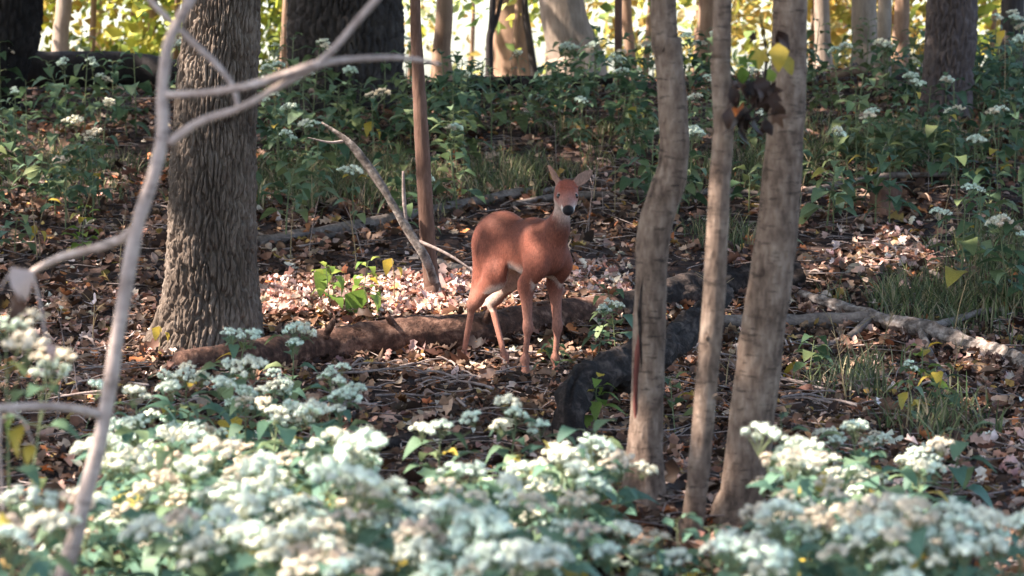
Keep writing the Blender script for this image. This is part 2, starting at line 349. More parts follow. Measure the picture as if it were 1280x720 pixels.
tag(lit, 'brown and pinkish fallen leaves carpeting the whole forest floor', 'leaf litter')

# fine twig debris among the leaves: uncountable
bag = Bag(); r = np.random.default_rng(12)
for k in range(3200):
    y = 6 + 19 * r.random() ** 0.8; x = (r.random() * 2 - 1) * (0.23 * y + 0.8); z = gz(x, y) + 0.015 + 0.05 * r.random() ** 2
    L = 0.12 + 0.3 * r.random() ** 2; a = r.random() * math.pi; e = r.normal(0, 0.12)
    d = np.array([math.cos(a), math.sin(a), e]) * L / 2; mid = np.array([x, y, z + 0.01]); off = np.array([r.normal(0, .02), r.normal(0, .02), r.normal(0, .01)])
    V, f = tube([mid - d, mid + off, mid + d], [0.0035, 0.003, 0.0015], seg=4, sub=2, cap=False)
    bag.add(V, f)
tw = obj('twig_debris', bag.mesh('twig_debris', M['twig'])); tw['kind'] = 'stuff'
tag(tw, 'thin broken bits of twig mixed through the fallen leaves', 'twig debris')

# grass: uncountable thin blades in loose patches
def grass(n, seed):
    r = np.random.default_rng(seed)
    zones = [(1170, 385, 90, 22, 1.6), (1200, 400, 80, 20, 1.2), (1060, 485, 60, 22, 1.2), (430, 230, 130, 30, 4), (640, 225, 90, 22, 2), (1100, 190, 150, 30, 3), (930, 220, 60, 30, 2), (900, 300, 60, 20, .6), (100, 215, 120, 30, 1), (760, 170, 100, 25, 1.2), (1240, 330, 60, 60, 2), (1180, 540, 60, 25, .8)]
    w = np.array([z[4] * z[2] * z[3] ** .5 for z in zones]); w = w / w.sum()
    pos = []
    for zi in r.choice(len(zones), n // 14, p=w):
        cx, cy, rx, ry, _ = zones[zi]; px = cx + r.normal() * rx * 0.55; py = cy + r.normal() * ry * 0.55
        pos.append(G(px, max(py, 108)))
    tuft = np.array(pos); base = np.repeat(tuft, 14, axis=0); n = len(base)
    base = base + np.column_stack([r.normal(0, .045, (n, 2)), np.zeros(n)]); base[:, 2] = ground_z(base[:, 0], base[:, 1])
    h = 0.10 + 0.16 * r.random(n); a = r.random(n) * 2 * math.pi; lean = 0.3 + 0.7 * r.random(n); wd = 0.0035 + 0.0025 * r.random(n)
    dirn = np.column_stack([np.cos(a), np.sin(a), np.zeros(n)]); sd = np.column_stack([-np.sin(a), np.cos(a), np.zeros(n)]); upv = np.array([0, 0, 1.0])
    rows = []
    for t, ww in ((0, 1), (0.4, 0.9), (0.75, 0.6), (1, 0.08)):
        c = base + upv * (h * (t - 0.35 * lean * t * t))[:, None] + dirn * (h * lean * t * t * 0.9)[:, None]
        rows += [c - sd * (wd * ww)[:, None], c + sd * (wd * ww)[:, None]]
    V = np.stack(rows, 1).reshape(-1, 3)
    f = np.array([[0, 1, 3, 2], [2, 3, 5, 4], [4, 5, 7, 6]]); Fq = (f[None] + (np.arange(n) * 8)[:, None, None]).reshape(-1, 4)
    col = np.clip(pick([(0.10, 0.13, 0.055), (0.17, 0.18, 0.08), (0.30, 0.25, 0.15), (0.07, 0.09, 0.05)], [3, 3, 3, 2], n, r, 0.2), 0, 0.6)
    return mesh_np('grass', V, Fq, M['grass'], np.repeat(col, 8, axis=0))
go = obj('grass', grass(13000, 21)); go['kind'] = 'stuff'
tag(go, 'sparse dull green grass growing through the leaf litter', 'grass')

# ------------------------------------------------------------------ trees
TREES = []                                                   # (root, top point, crown colour kind) for the crowns
def relief_trunk(path, radii, dense_top, cellw, cellh, amp, nu, mat, seed, flare=None, dz=0.011):
    """trunk with furrowed bark: plates of elongated cells pushed out of the surface"""
    q = spline(np.column_stack([np.asarray(path, float), radii]), 12)
    z0, z1 = q[0, 2], q[-1, 2]
    zs = np.concatenate([np.arange(z0, dense_top, dz), np.linspace(dense_top, z1, 40)])
    cx = np.interp(zs, q[:, 2], q[:, 0]); cy = np.interp(zs, q[:, 2], q[:, 1]); R = np.interp(zs, q[:, 2], q[:, 3])
    a = np.arange(nu) / nu * 2 * math.pi
    A, Z = np.meshgrid(a, zs); Rm = np.repeat(R[:, None], nu, 1)
    if flare is not None: Rm = Rm * flare(A, Z)
    Rm = Rm * (1 + 0.035 * np.sin(3 * A + 1.3 + Z) + 0.025 * np.sin(5 * A - 2 * Z))
    nc = max(8, int(round(2 * math.pi * np.mean(R[: len(R) // 2]) / cellw)))
    ca, sa = np.cos(A) * 3, np.sin(A) * 3
    wob = 0.9 * vnoise(ca * 1.2, sa * 1.2, Z * 4, s=seed) + 0.22 * vnoise(ca * 4, sa * 4, Z * 12, s=seed + 2)
    U = A / (2 * math.pi) * nc + wob; Vv = Z / cellh + 0.3 * vnoise(ca * 3, sa * 3, Z * 3, s=seed + 1)
    f1, f2 = worley(U, Vv, nc, seed)
    plate = sstep(0.02, 0.30, f2 - f1)
    Rm = Rm + amp * (plate - 0.5) + amp * 0.35 * vnoise(ca * 12, sa * 12, Z * 45, s=seed + 3) + amp * 0.3 * vnoise(ca * 30, sa * 30, Z * 60, s=seed + 4)
    V = np.stack([cx[:, None] + Rm * np.cos(A), cy[:, None] + Rm * np.sin(A), Z], -1).reshape(-1, 3)
    m = len(zs); i, j = np.meshgrid(np.arange(m - 1), np.arange(nu), indexing='ij'); jn = (j + 1) % nu
    Fq = np.stack([i * nu + j, i * nu + jn, (i + 1) * nu + jn, (i + 1) * nu + j], -1).reshape(-1, 4)
    return mesh_np('trunk', V, Fq, mat)
def local(me, base):                                         # move a world-space mesh to its thing's base
    me.transform(Matrix.Translation([-float(v) for v in base])); return me
def limbs(root, base, top, r0, n, seed, mat, reach=2.6):
    rr = random.Random(seed)
    for k in range(n):
        a = 2 * math.pi * k / n + rr.uniform(-.4, .4); st = np.array(top) - np.array([0, 0, rr.uniform(0.2, 1.8)])
        L = reach * rr.uniform(.7, 1.2)
        p = [st, st + np.array([math.cos(a) * L * .4, math.sin(a) * L * .4, L * .35]), st + np.array([math.cos(a) * L, math.sin(a) * L, L * .6])]
        obj('limb', local(tube_mesh('limb', mat, p, [r0 * .5, r0 * .32, r0 * .08], seg=7, sub=4), base), root)

def px_tree(name, label, pts, Y, mat, top_h, seg=20, rough=0.05, freq=9, group=None, seed=0, sub=7, limb_n=4, base_drop=0.12, bump_knots=0, crown=True):
    """trunk traced as a leaning stem at its own distance: pts = (px, py, width px) from the base up"""
    C = [P(a, b, Y) for a, b, w in pts]; R = [w / 2 * Y / F for a, b, w in pts]
    base = C[0].copy(); base[2] = gz(base[0], base[1])
    C = [base - np.array([0, 0, base_drop])] + [c for c in C if c[2] > base[2] + 0.04]
    R = R[len(R) - len(C) + 1:]; C.insert(1, base + (C[1] - base) * .35 + [0, 0, .03]); R = [R[0] * 1.9, R[0] * 1.18] + R
    d = C[-1] - C[-2]; d = d / max(d[2], 1e-3); d[0] *= 0.4
    t = C[-1]; rt = R[-1]
    for kx in (0.35, 0.7, 1.0):
        z = t[2] + (top_h - t[2]) * kx
        C.append(np.array([t[0] + d[0] * (z - t[2]) * 0.6, t[1], z])); R.append(rt * (1 - 0.75 * kx))
    root = thing(name, label, 'tree', base, group=group)
    obj('trunk', local(tube_mesh('trunk', mat, C, R, seg=seg, sub=sub, rough=rough, freq=freq, seed=seed), base), root)
    limbs(root, base, C[-1], rt * 0.5, limb_n, seed, mat, 1.8)
    if crown: TREES.append((root, base, C[-1]))
    return root, base

# big oak beside the log
oakY = 14.45
ob = np.array([*P(262, 440, oakY)[:2], 0]); ob[2] = gz(ob[0], ob[1])
pts_o = [(256, 470, 140), (258, 440, 128), (262, 400, 118), (264, 330, 107), (267, 200, 98), (273, 80, 90), (278, 0, 86)]
path = [P(a, b, oakY) for a, b, w in pts_o]; rad = [w / 2 * oakY / F for a, b, w in pts_o]
path += [path[-1] + np.array([0.05, 0.05, 2.5]), path[-1] + np.array([0.1, 0.2, 6.0])]; rad += [0.17, 0.10]
def oak_flare(A, Z):
    h = np.clip((Z - (ob[2] - 0.1)) / 0.62, 0, 1); k = (1 - h) ** 2.2
    lobe = 0.55 * np.exp(-((np.mod(A - 3.35 + math.pi, 2 * math.pi) - math.pi) / 0.42) ** 2) + 0.22 * np.exp(-((np.mod(A - 5.9 + math.pi, 2 * math.pi) - math.pi) / 0.5) ** 2) + 0.16 * np.exp(-((np.mod(A - 4.6 + math.pi, 2 * math.pi) - math.pi) / 0.35) ** 2)
    return 1 + k * lobe
oak = thing('oak_tree', 'stout oak with deeply furrowed grey brown bark and flared foot beside the long log', 'tree', ob)
obj('trunk', local(relief_trunk(path, rad, 2.4, 0.030, 0.20, 0.030, 400, M['oak'], 31, oak_flare), ob), oak)
limbs(oak, ob, path[-1], 0.14, 5, 3, M['oak'], 3.2); TREES.append((oak, ob, path[-1]))

# massive dark trunk on the crest
Y = 22.0; b0 = G(432, 128); Y = b0[1]
pp = [(428, 150, 165), (430, 128, 148), (432, 90, 132), (432, 0, 134)]
path = [P(a, b, Y) for a, b, w in pp]; rad = [w / 2 * Y / F for a, b, w in pp]
path += [path[-1] + np.array([0, 0.1, 4]), path[-1] + np.array([0, 0.2, 8])]; rad += [0.36, 0.2]
t = thing('oak_tree', 'massive dark trunk standing among green plants near the crest', 'tree', b0)
obj('trunk', local(relief_trunk(path, rad, b0[2] + 1.8, 0.07, 0.24, 0.05, 220, M['dark_bark'], 41, None, 0.025), b0), t)
limbs(t, b0, path[-1], 0.3, 5, 5, M['dark_bark'], 3.5); TREES.append((t, b0, path[-1]))

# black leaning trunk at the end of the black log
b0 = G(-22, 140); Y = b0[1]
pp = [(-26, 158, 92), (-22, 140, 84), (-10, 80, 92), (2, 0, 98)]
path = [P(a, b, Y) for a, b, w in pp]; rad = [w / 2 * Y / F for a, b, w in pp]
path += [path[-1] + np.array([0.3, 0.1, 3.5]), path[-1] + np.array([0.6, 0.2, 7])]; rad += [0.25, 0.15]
t = thing('oak_tree', 'black leaning trunk at the end of the black silhouetted log', 'tree', b0)
obj('trunk', local(relief_trunk(path, rad, b0[2] + 1.8, 0.06, 0.2, 0.04, 160, M['silhouette_bark'], 43, None, 0.03), b0), t)
limbs(t, b0, path[-1], 0.2, 4, 6, M['silhouette_bark'], 3); TREES.append((t, b0, path[-1]))

# rough dark trunk right of the crest, wrapped by leafy plants
b0 = G(1182, 150); Y = b0[1]
pp = [(1176, 165, 74), (1178, 150, 66), (1184, 90, 58), (1190, 0, 58)]
path = [P(a, b, Y) for a, b, w in pp]; rad = [w / 2 * Y / F for a, b, w in pp]
path += [path[-1] + np.array([0.1, 0.1, 3.5]), path[-1] + np.array([0.1, 0.2, 7])]; rad += [0.15, 0.1]
t = thing('oak_tree', 'rough dark brown trunk rising out of leafy plants on the crest', 'tree', b0)
obj('trunk', local(relief_trunk(path, rad, b0[2] + 1.8, 0.05, 0.18, 0.03, 140, bark_mat('rough_brown_bark', [(0.05, 0.036, 0.036), (0.10, 0.075, 0.072), (0.17, 0.13, 0.12)], 0.3, 30, 0.7), 45, None, 0.025), b0), t)
limbs(t, b0, path[-1], 0.13, 4, 8, M['dark_bark'], 2.5); TREES.append((t, b0, path[-1]))

# three slim grey trees standing in the flowers
slim1, sb1 = px_tree('slim_tree', 'slim pale trunk with a kink and a reddish split scar in its bark', [(803, 650, 50), (804, 620, 44), (808, 520, 42), (811, 430, 41), (814, 340, 40), (818, 285, 42), (832, 240, 42), (842, 200, 38), (840, 120, 37), (834, 50, 35), (829, 0, 33)], 9.25, M['slim'], 7.5, 22, 0.05, 12, seed=51)
slim2, sb2 = px_tree('slim_tree', 'thinnest of the three slim trunks, with dead and yellow leaves hanging high on it', [(862, 700, 34), (868, 640, 29), (876, 560, 29), (884, 470, 28), (891, 390, 28), (896, 300, 28), (900, 220, 27), (904, 165, 26), (901, 80, 25), (903, 0, 23)], 8.5, M['slim'], 7.0, 18, 0.06, 14, seed=52)
slim3, sb3 = px_tree('slim_tree', 'thickest of the three slim pale trunks, leaning, free of scars', [(922, 680, 68), (928, 620, 59), (938, 540, 58), (950, 440, 56), (960, 370, 55), (971, 290, 52), (979, 200, 48), (985, 120, 45), (986, 50, 44), (988, 0, 43)], 8.95, M['slim'], 8.0, 24, 0.05, 12, seed=53)
# bark scar on the first: thin raised lips and the torn wood between
for pxs, w, mt in (([(797, 545), (795, 500), (797, 450), (801, 405)], 9, 'scar'), ([(806, 540), (809, 495), (806, 440)], 4, 'dark_log'), ([(803, 500), (802, 450), (799, 390), (804, 345)], 3.5, 'dark_log'), ([(813, 430), (815, 380), (812, 340)], 2.5, 'dark_log')):
    yy = 9.25 - 0.052
    pt = [P(a, b, yy + (0.012 if abs(a - 808) > 10 else 0)) for a, b in pxs]
    o_ = obj('bark_scar', local(tube_mesh('bark_scar', M[mt], pt, [0.001] + [w / 2 * yy / F] * (len(pt) - 2) + [0.001], seg=8, sub=6, rough=.25, freq=30), sb1), slim1)
# small knots and twig stubs on the slim trunks
rr = random.Random(4)
def stub(root, base, px, py, Y, rad_px, side, L=0.03, rad=0.007):
    c = P(px, py, Y); d = np.array([side, -0.55 if abs(side) < .9 else -.2, 0.35]); d /= np.linalg.norm(d); st = c + d * (rad_px * Y / F * 0.8)
    obj('twig_stub', local(tube_mesh('twig_stub', M['slim'], [st, st + d * L * .6, st + d * L], [rad * 1.5, rad, rad * .6], seg=7, sub=3), base), root)
for px_, py_, s_ in ((902, 168, -1), (893, 352, 1), (888, 430, -.2), (881, 500, .6)): stub(slim2, sb2, px_, py_, 8.5, 14, s_)
for px_, py_, s_ in ((985, 120, .1), (972, 285, .9), (955, 400, -.3), (942, 505, .95), (965, 330, .3)): stub(slim3, sb3, px_, py_, 8.95, 25, s_, 0.022, 0.009)
for px_, py_, s_ in ((842, 190, .2), (838, 120, .5), (812, 395, .5), (806, 590, .2), (838, 60, -.5)): stub(slim1, sb1, px_, py_, 9.25, 20, s_, 0.018, 0.008)

# brown sapling by the leaning dead branch
sap, sbb = px_tree('sapling', 'thin straight brown sapling crossed by the leaning bleached branch', [(541, 378, 22), (539, 350, 20), (534, 290, 19), (530, 220, 19), (526, 150, 18), (522, 80, 15), (519, 0, 13)], G(541, 376)[1], M['brown_sapling'], 5.5, 14, 0.07, 16, seed=55, limb_n=3)
# trunks on and behind the crest
far = [
 ('pale sunlit slim trunk beside a forked twig behind the black silhouetted log', [(76, 75, 24), (76, 40, 20), (80, 0, 19)], 31, 'grey_trunk'),
 ('narrow brown trunk behind the black silhouetted log, next to the stout oak', [(189, 75, 11), (190, 30, 10), (192, 0, 9)], 34, 'tan_trunk'),
 ('orange brown trunk behind the crest beside the massive dark trunk', [(552, 112, 28), (552, 60, 23), (556, 0, 21)], 25.5, 'tan_trunk'),
 ('thin dark forked sapling on the crest before a wide pale trunk', [(612, 100, 11), (612, 50, 9), (616, 0, 8)], 26.5, 'dark_bark'),
 ('wide tan trunk in the middle of the far bright trees', [(642, 92, 60), (640, 45, 52), (636, 0, 48)], 36, 'tan_trunk'),
 ('widest pale grey trunk behind the crest, flaring at its foot', [(722, 100, 76), (716, 60, 66), (702, 0, 56)], 27.5, 'grey_trunk'),
 ('thin grey brown sapling at the crest beside the widest pale trunk', [(776, 124, 13), (773, 80, 10), (773, 0, 9)], 25.0, 'brown_sapling'),
 ('brown trunk behind the crest partly hidden by the thinnest slim trunk', [(886, 98, 38), (886, 50, 34), (888, 0, 32)], 28, 'tan_trunk'),
 ('plain grey trunk behind the crest, next to the thickest slim trunk', [(1029, 78, 24), (1028, 40, 20), (1027, 0, 19)], 30, 'grey_trunk'),
 ('broad pale grey trunk beyond a pale fallen pole on the crest', [(1082, 92, 36), (1081, 50, 33), (1080, 0, 31)], 28, 'grey_trunk'),
 ('slender mottled grey trunk rooted on the near side of the crest', [(1102, 128, 22), (1104, 70, 19), (1106, 0, 17)], 24.3, 'grey_trunk'),
 ('narrow brown trunk just behind the slender mottled grey one', [(1126, 95, 24), (1126, 40, 21), (1128, 0, 19)], 30, 'tan_trunk'),
 ('dark trunk behind the rough brown trunk and its leafy plants', [(1262, 95, 34), (1264, 50, 30), (1266, 0, 29)], 29, 'dark_bark'),
 ('slim reddish trunk touching the massive dark trunk', [(364, 100, 11), (363, 50, 10), (362, 0, 10)], 24.5, 'tan_trunk'),
 ('dim narrow trunk in the yellow foliage behind the black log', [(120, 80, 12), (122, 40, 10), (124, 0, 9)], 42, 'tan_trunk'),
 ('thin trunk in the bright gap beside the orange brown trunk', [(668, 95, 10), (662, 50, 9), (656, 0, 8)], 33, 'dark_bark'),
 ('leaning thin trunk behind the kinked slim tree', [(790, 100, 16), (786, 50, 14), (782, 0, 14)], 32, 'tan_trunk'),
]
for k, (lab, pts, Yt, mt) in enumerate(far):
    rt_, bs_ = px_tree('forest_tree', lab, pts, Yt, M[mt], 6.5 + (k % 4), 12, 0.06, 7, 'trunks along and behind the crest', 60 + k, 5, 3, base_drop=0.9)
    if 'forked' in lab and 'dark forked' in lab:
        a = P(614, 42, 26.5)
        obj('limb', local(tube_mesh('limb', M['dark_bark'], [a, P(622, 20, 26.5), P(630, -15, 26.5)], [0.03, 0.026, 0.02], seg=7), bs_), rt_)

# unseen trees added out of frame so that their crowns shade the glade
for k, (x, y, rd, lab) in enumerate(((-6.4, 10.5, .22, 'tall unseen oak added to shade the flowers, out to the side of the glade'), (-8.6, 16.5, .28, 'tall unseen oak added to shade the long log, out to the side of the glade'), (-12.0, 12.5, .25, 'tall unseen oak added for shade, well out to the side of the glade'), (-8.6, 23.0, .26, 'tall unseen oak added for shade on the slope beyond the black leaning trunk'))):
    b = np.array([x, y, gz(x, y)]); rt_ = thing('oak_tree', lab, 'tree', b, group='unseen oaks added for shade')
    obj('trunk', local(tube_mesh('trunk', M['dark_bark'], [b - [0, 0, .2], b + [0, 0, 3], b + [.1, 0, 8]], [rd * 1.3, rd, rd * .4], seg=14, sub=6, rough=.05), b), rt_)
    limbs(rt_, b, b + np.array([.1, 0, 8.]), rd * .6, 6, 80 + k, M['dark_bark'], 4); TREES.append((rt_, b, b + np.array([.1, 0, 8.])))

# crowns: unseen leaves added overhead for shade, thinned where sun patches are wanted
def gaps(x, y):                                              # canopy openings placed to let sun onto chosen ground spots
    g = 0.0
    for cx, cy, rx, ry, s in ((-0.1, 15.4, 1.9, .9, 1.0), (-.05, 14.1, .9, .75, .97), (-1.75, 14.4, .75, .5, 1.0), (-.9, 7.6, .9, 1.0, .9), (1.4, 8.0, .9, .8, .8), (.1, 7.6, .6, .8, .8), (-1.3, 9.5, .5, .6, .7), (.85, 9.0, .4, .6, .6), (2.7, 17.0, .9, .9, .7), (-2.6, 17.5, .8, .8, .6), (.6, 13.6, .4, .4, .6), (-3.0, 13.4, .6, .5, .55), (2.6, 14.4, 1.0, .5, .6), (1.8, 25.5, 4, 2.2, .75), (-.4, 20, 1, 1, .5)):
        g = np.maximum(g, s * np.exp(-((((x - cx) / rx) ** 2 + ((y - cy) / ry) ** 2) ** 3)))
    return g
def crowns():
    r = np.random.default_rng(90); n = 60000
    tx = r.random(n) * 20 - 10; ty = r.random(n) * 25.5 + 1.5; h = 6.2 + 6.5 * r.random(n)
    clump = vnoise(tx * 1.1, ty * 1.1, h * .4, s=33)
    keep = (r.random(n) < 0.46 + 0.9 * clump) & (r.random(n) > gaps(tx, ty))
    tx, ty, h = tx[keep], ty[keep], h[keep]
    pos = np.column_stack([tx, ty, ground_z(tx, ty)]) + TOSUN[None] * (h / TOSUN[2])[:, None]
    extra = []
    for rt_, b, tp in TREES:                                 # the crown round each trunk's own top, kept out of the sun gaps
        m = 900; e = np.array(tp) + r.normal(size=(m, 3)) * np.array([1.7, 1.7, 1.0]) + [0, 0, .8]; e = e[e[:, 2] > 4.6]
        k = e[:, 2] / TOSUN[2]; gxy = e[:, :2] - TOSUN[None, :2] * k[:, None]
        e = e[(r.random(len(e)) > gaps(gxy[:, 0], gxy[:, 1])) & ((e[:, 1] < 29) | (r.random(len(e)) < .3))]; extra.append(e)
    m = 24000; e = np.column_stack([r.random(m) * 17 - 8.5, r.random(m) * 28 - 2, 7 + 5 * r.random(m)])      # unseen canopy added overhead to block sky light
    e = e[r.random(m) < .7 + .6 * vnoise(e[:, 0] * .8, e[:, 1] * .8, s=35)]
    gxy = e[:, :2] - TOSUN[None, :2] * (e[:, 2] / TOSUN[2])[:, None]; extra.append(e[r.random(len(e)) > gaps(gxy[:, 0], gxy[:, 1])])
    pos = np.vstack([pos] + extra)
    pos = pos[(pos[:, 2] > 4.4)]
    tops = np.array([t[2] for t in TREES]); own = np.argmin(((pos[:, None, :] - tops[None]) ** 2 * np.array([1, 1, .3])).sum(-1), axis=1)
    for k, (rt_, b, tp) in enumerate(TREES):
        p = pos[own == k]
        if not len(p): continue
        n = len(p); T, B, Nn = basis(n, r, np.array([-.2, 0, 1.]), .7); L = .24 + .12 * r.random(n)
        col = np.clip(pick([(0.07, 0.12, 0.03), (0.12, 0.17, 0.035), (0.25, 0.22, 0.04), (0.32, 0.20, 0.04)], [4, 4, 2, 1], n, r, .2), 0, .6)
        V, f, c = bulk_leaves(p, T, B, Nn, L, .62 + 0 * L, col, 'quad', .15, r)
        obj('crown', local(mesh_np('crown', V, f, M['foliage'], c), b), rt_)
crowns()

# sunlit understory trees beyond the crest, whose leaves fill the gaps between trunks
PAL = {'yellow green': [(0.42, 0.42, 0.06), (0.30, 0.36, 0.06), (0.52, 0.44, 0.07), (0.14, 0.2, 0.05)], 'golden yellow': [(0.52, 0.38, 0.09), (0.46, 0.30, 0.07), (0.38, 0.36, 0.09), (0.58, 0.48, 0.2)],
       'pale green': [(0.30, 0.38, 0.12), (0.45, 0.48, 0.2), (0.2, 0.28, 0.08), (0.5, 0.45, 0.12)], 'deep green': [(0.08, 0.14, 0.04), (0.14, 0.2, 0.05), (0.25, 0.28, 0.05), (0.05, 0.09, 0.03)]}
und = [(30, 36, 'golden yellow', 1900), (110, 33, 'yellow green', 2600), (160, 38, 'yellow green', 2200), (215, 33, 'yellow green', 1500), (345, 40, 'pale green', 900), (350, 30, 'yellow green', 400), (510, 38, 'yellow green', 900), (585, 44, 'golden yellow', 1000), (640, 33, 'pale green', 500), (680, 48, 'golden yellow', 1100), (770, 40, 'pale green', 900), (805, 33, 'yellow green', 500),
       (865, 38, 'golden yellow', 1400), (1010, 36, 'golden yellow', 1500), (1050, 44, 'yellow green', 1100), (1110, 38, 'golden yellow', 1200), (1155, 33, 'yellow green', 900), (1235, 36, 'golden yellow', 1700), (1290, 42, 'yellow green', 1200), (-20, 42, 'yellow green', 1300)]
where = ['beyond the black leaning trunk', 'behind the black silhouetted log', 'behind the silhouetted log beside a dim trunk', 'between the silhouetted log and the stout oak', 'between the two great trunks', 'next to the slim reddish trunk', 'beside the brown sapling', 'by the orange brown trunk', 'in front of the wide tan trunk', 'between the wide tan and pale trunks', 'beside the widest pale trunk', 'behind the kinked slim tree', 'behind the thinnest slim tree', 'by the plain grey trunk', 'between the grey trunks', 'around the broad pale trunk', 'beside the rough brown trunk', 'behind the rough brown trunk', 'at the far end of the crest', 'far behind the black leaning trunk']
for k, (px_, Yt, pal, n) in enumerate(und):
    n = int(n * (.55 if 330 < px_ < 850 else 1.25 if px_ < 330 else .95))
    r = np.random.default_rng(200 + k); c0 = P(px_, 90, Yt); b = np.array([c0[0], Yt, gz(c0[0], Yt)])
    t = thing('understory_tree', f'small {pal} tree in sunlight {where[k]}', 'tree', b, group='sunlit small trees behind the crest')
    obj('trunk', tube_mesh('trunk', M['tan_trunk'], [(0, 0, -.1), (.1, 0, 1.6), (.05, 0, 3.4), (.2, 0, 5)], [.05, .04, .03, .01], seg=7, sub=4), t)
    cl = r.normal(size=(22, 3)) * np.array([1.3, 1.0, 1.25]) + [0, 0, 2.6]; cl[:, 2] = np.clip(cl[:, 2], .5, 6)
    p = cl[r.integers(0, 22, n)] + r.normal(size=(n, 3)) * .38; p[:, 2] = np.maximum(p[:, 2], .15)
    T, B, Nn = basis(n, r, np.array([-.5, -.5, .7]), .7); L = .14 + .11 * r.random(n)
    col = np.clip(pick(PAL[pal], [3, 3, 2, 1.5], n, r, .2), 0, .75)
    V, f, c = bulk_leaves(p, T, B, Nn, L, .65 + 0 * L, col, 'quad', .2, r)
    obj('crown', mesh_np('crown', V, f, M['foliage'], c), t)

# ------------------------------------------------------------------ fallen logs and branches
def log_px(name, label, pts, mat, seg=18, sub=8, rough=.12, freq=7, seed=0, sink=.35, cat='log', group=None):
    """pts = (px, py of the BOTTOM edge on the ground, width px, lift m)"""
    C = []; R = []
    for px_, py_, w, lift in pts:
        g = G(px_, py_); rad = w / 2 * g[1] / F; C.append(g + np.array([0, 0, rad * (1 - sink) + lift])); R.append(rad)
    base = np.array([C[0][0], C[0][1], gz(C[0][0], C[0][1])])
    me = local(tube_mesh(name, M[mat], C, R, seg=seg, sub=sub, rough=rough, freq=freq, seed=seed), base)
    o = obj(name, me, None, [float(v) for v in base]); tag(o, label, cat, group); return o, base, C
def add_part(root, base, name, mat, pts, radii, seg=9, sub=5, rough=.08, freq=10, seed=0):
    return obj(name, local(tube_mesh(name, M[mat], pts, radii, seg=seg, sub=sub, rough=rough, freq=freq, seed=seed), base), root)

log1, lb, LC = log_px('fallen_log', 'long reddish brown log on the ground behind the deer legs', [(225, 468, 34, 0), (310, 464, 44, 0), (400, 455, 48, 0), (500, 442, 50, 0), (600, 432, 46, 0.0), (700, 412, 42, 0), (790, 398, 34, 0)], 'log', 34, 26, .10, 7, 71, .22)
log2, l2b, L2 = log_px('fallen_log', 'thick black log lying behind the slim trunks', [(770, 402, 36, 0), (840, 386, 46, 0), (900, 376, 50, 0), (965, 368, 46, 0), (1000, 362, 38, 0)], 'dark_log', 30, 20, .17, 8, 72, .4)
for k_, (a_, ang_, L_) in enumerate(((2, .5, .16), (3, 1.2, .10), (4, .2, .2), (5, .9, .12))):      # broken branch stubs on the long log
    c_ = LC[a_]; d_ = np.array([.35 * (-1) ** k_, -.6, .7]); d_ /= np.linalg.norm(d_)
    add_part(log1, lb, 'branch_stub', 'log', [c_ + d_ * .05, c_ + d_ * (.10 + L_ * .4), c_ + d_ * (.10 + L_)], [.035, .024, .014], 9, 5, .2, 20, 170 + k_)
# bent black limb that arches down to the ground
a_ = G(712, 552); hh = [a_ + [0, 0, -.05], P(712, 515, a_[1] + .05), P(728, 478, a_[1] + .35), P(775, 462, a_[1] + .7), P(825, 440, a_[1] + 1.1), P(868, 402, a_[1] + 1.75), P(905, 368, a_[1] + 2.4)]
o_ = obj('fallen_limb', local(tube_mesh('fallen_limb', M['dark_log'], hh, [.085, .075, .08, .09, .08, .07, .055], seg=30, sub=18, rough=.27, freq=8, seed=73), a_), None, [float(v) for v in a_])
tag(o_, 'bent black limb arching from the thick black log down to the litter', 'dead limb')
# long bleached branch with a fork
br, bb, BC = log_px('fallen_branch', 'long bleached branch with peeling bark lying across dull grass', [(1000, 386, 7, .09), (1040, 400, 12, .08), (1090, 416, 16, .07), (1150, 432, 18, .07), (1220, 454, 19, .07), (1300, 482, 19, .06), (1380, 506, 17, .05)], 'pale_wood', 20, 16, .3, 13, 74, cat='branch')
add_part(br, bb, 'side_branch', 'grey_wood', [BC[2], G(1010, 410) + [0, 0, .03], G(940, 412) + [0, 0, .05], G(895, 414) + [0, 0, .05]], [.045, .05, .045, .035], 12, 6, .2, 9, 75)
add_part(br, bb, 'side_branch', 'grey_wood', [BC[3], G(1190, 412) + [0, 0, .05], G(1225, 402) + [0, 0, .06], G(1258, 396) + [0, 0, .05]], [.03, .026, .022, .012], 10, 5, .2, 9, 76)
add_part(br, bb, 'side_branch', 'grey_wood', [BC[2], G(1060, 428) + [0, 0, .03], G(1012, 442) + [0, 0, .02]], [.03, .022, .012], 10, 5, .2, 9, 77)
add_part(br, bb, 'side_branch', 'pale_wood', [BC[3], G(1165, 456) + [0, 0, .03], G(1182, 480) + [0, 0, .02], G(1200, 500) + [0, 0, .01]], [.03, .025, .02, .012], 10, 5, .2, 9, 78)
# leaning bleached branch against the brown sapling
Yl = G(541, 376)[1] - .1
bs = G(548, 372)
le = thing('leaning_branch', 'bleached dead branch leaning against the thin brown sapling', 'branch', bs)
add_part(le, bs, 'stem', 'pale_wood', [bs + [0, 0, -.02], P(535, 330, Yl), P(505, 280, Yl), P(470, 222, Yl), P(438, 180, Yl), P(402, 153, Yl)], [.03, .03, .028, .027, .024, .006], 10, 7, .2, 14, 79)
add_part(le, bs, 'side_branch', 'twig', [P(432, 176, Yl), P(412, 178, Yl - .05), P(385, 172, Yl - .1)], [.010, .008, .003], 7)
add_part(le, bs, 'side_branch', 'twig', [P(508, 285, Yl), P(505, 250, Yl), P(504, 214, Yl)], [.014, .013, .009], 8)
add_part(le, bs, 'side_branch', 'twig', [P(520, 300, Yl), P(560, 318, Yl - .1), P(600, 345, Yl - .15)], [.012, .010, .005], 7)

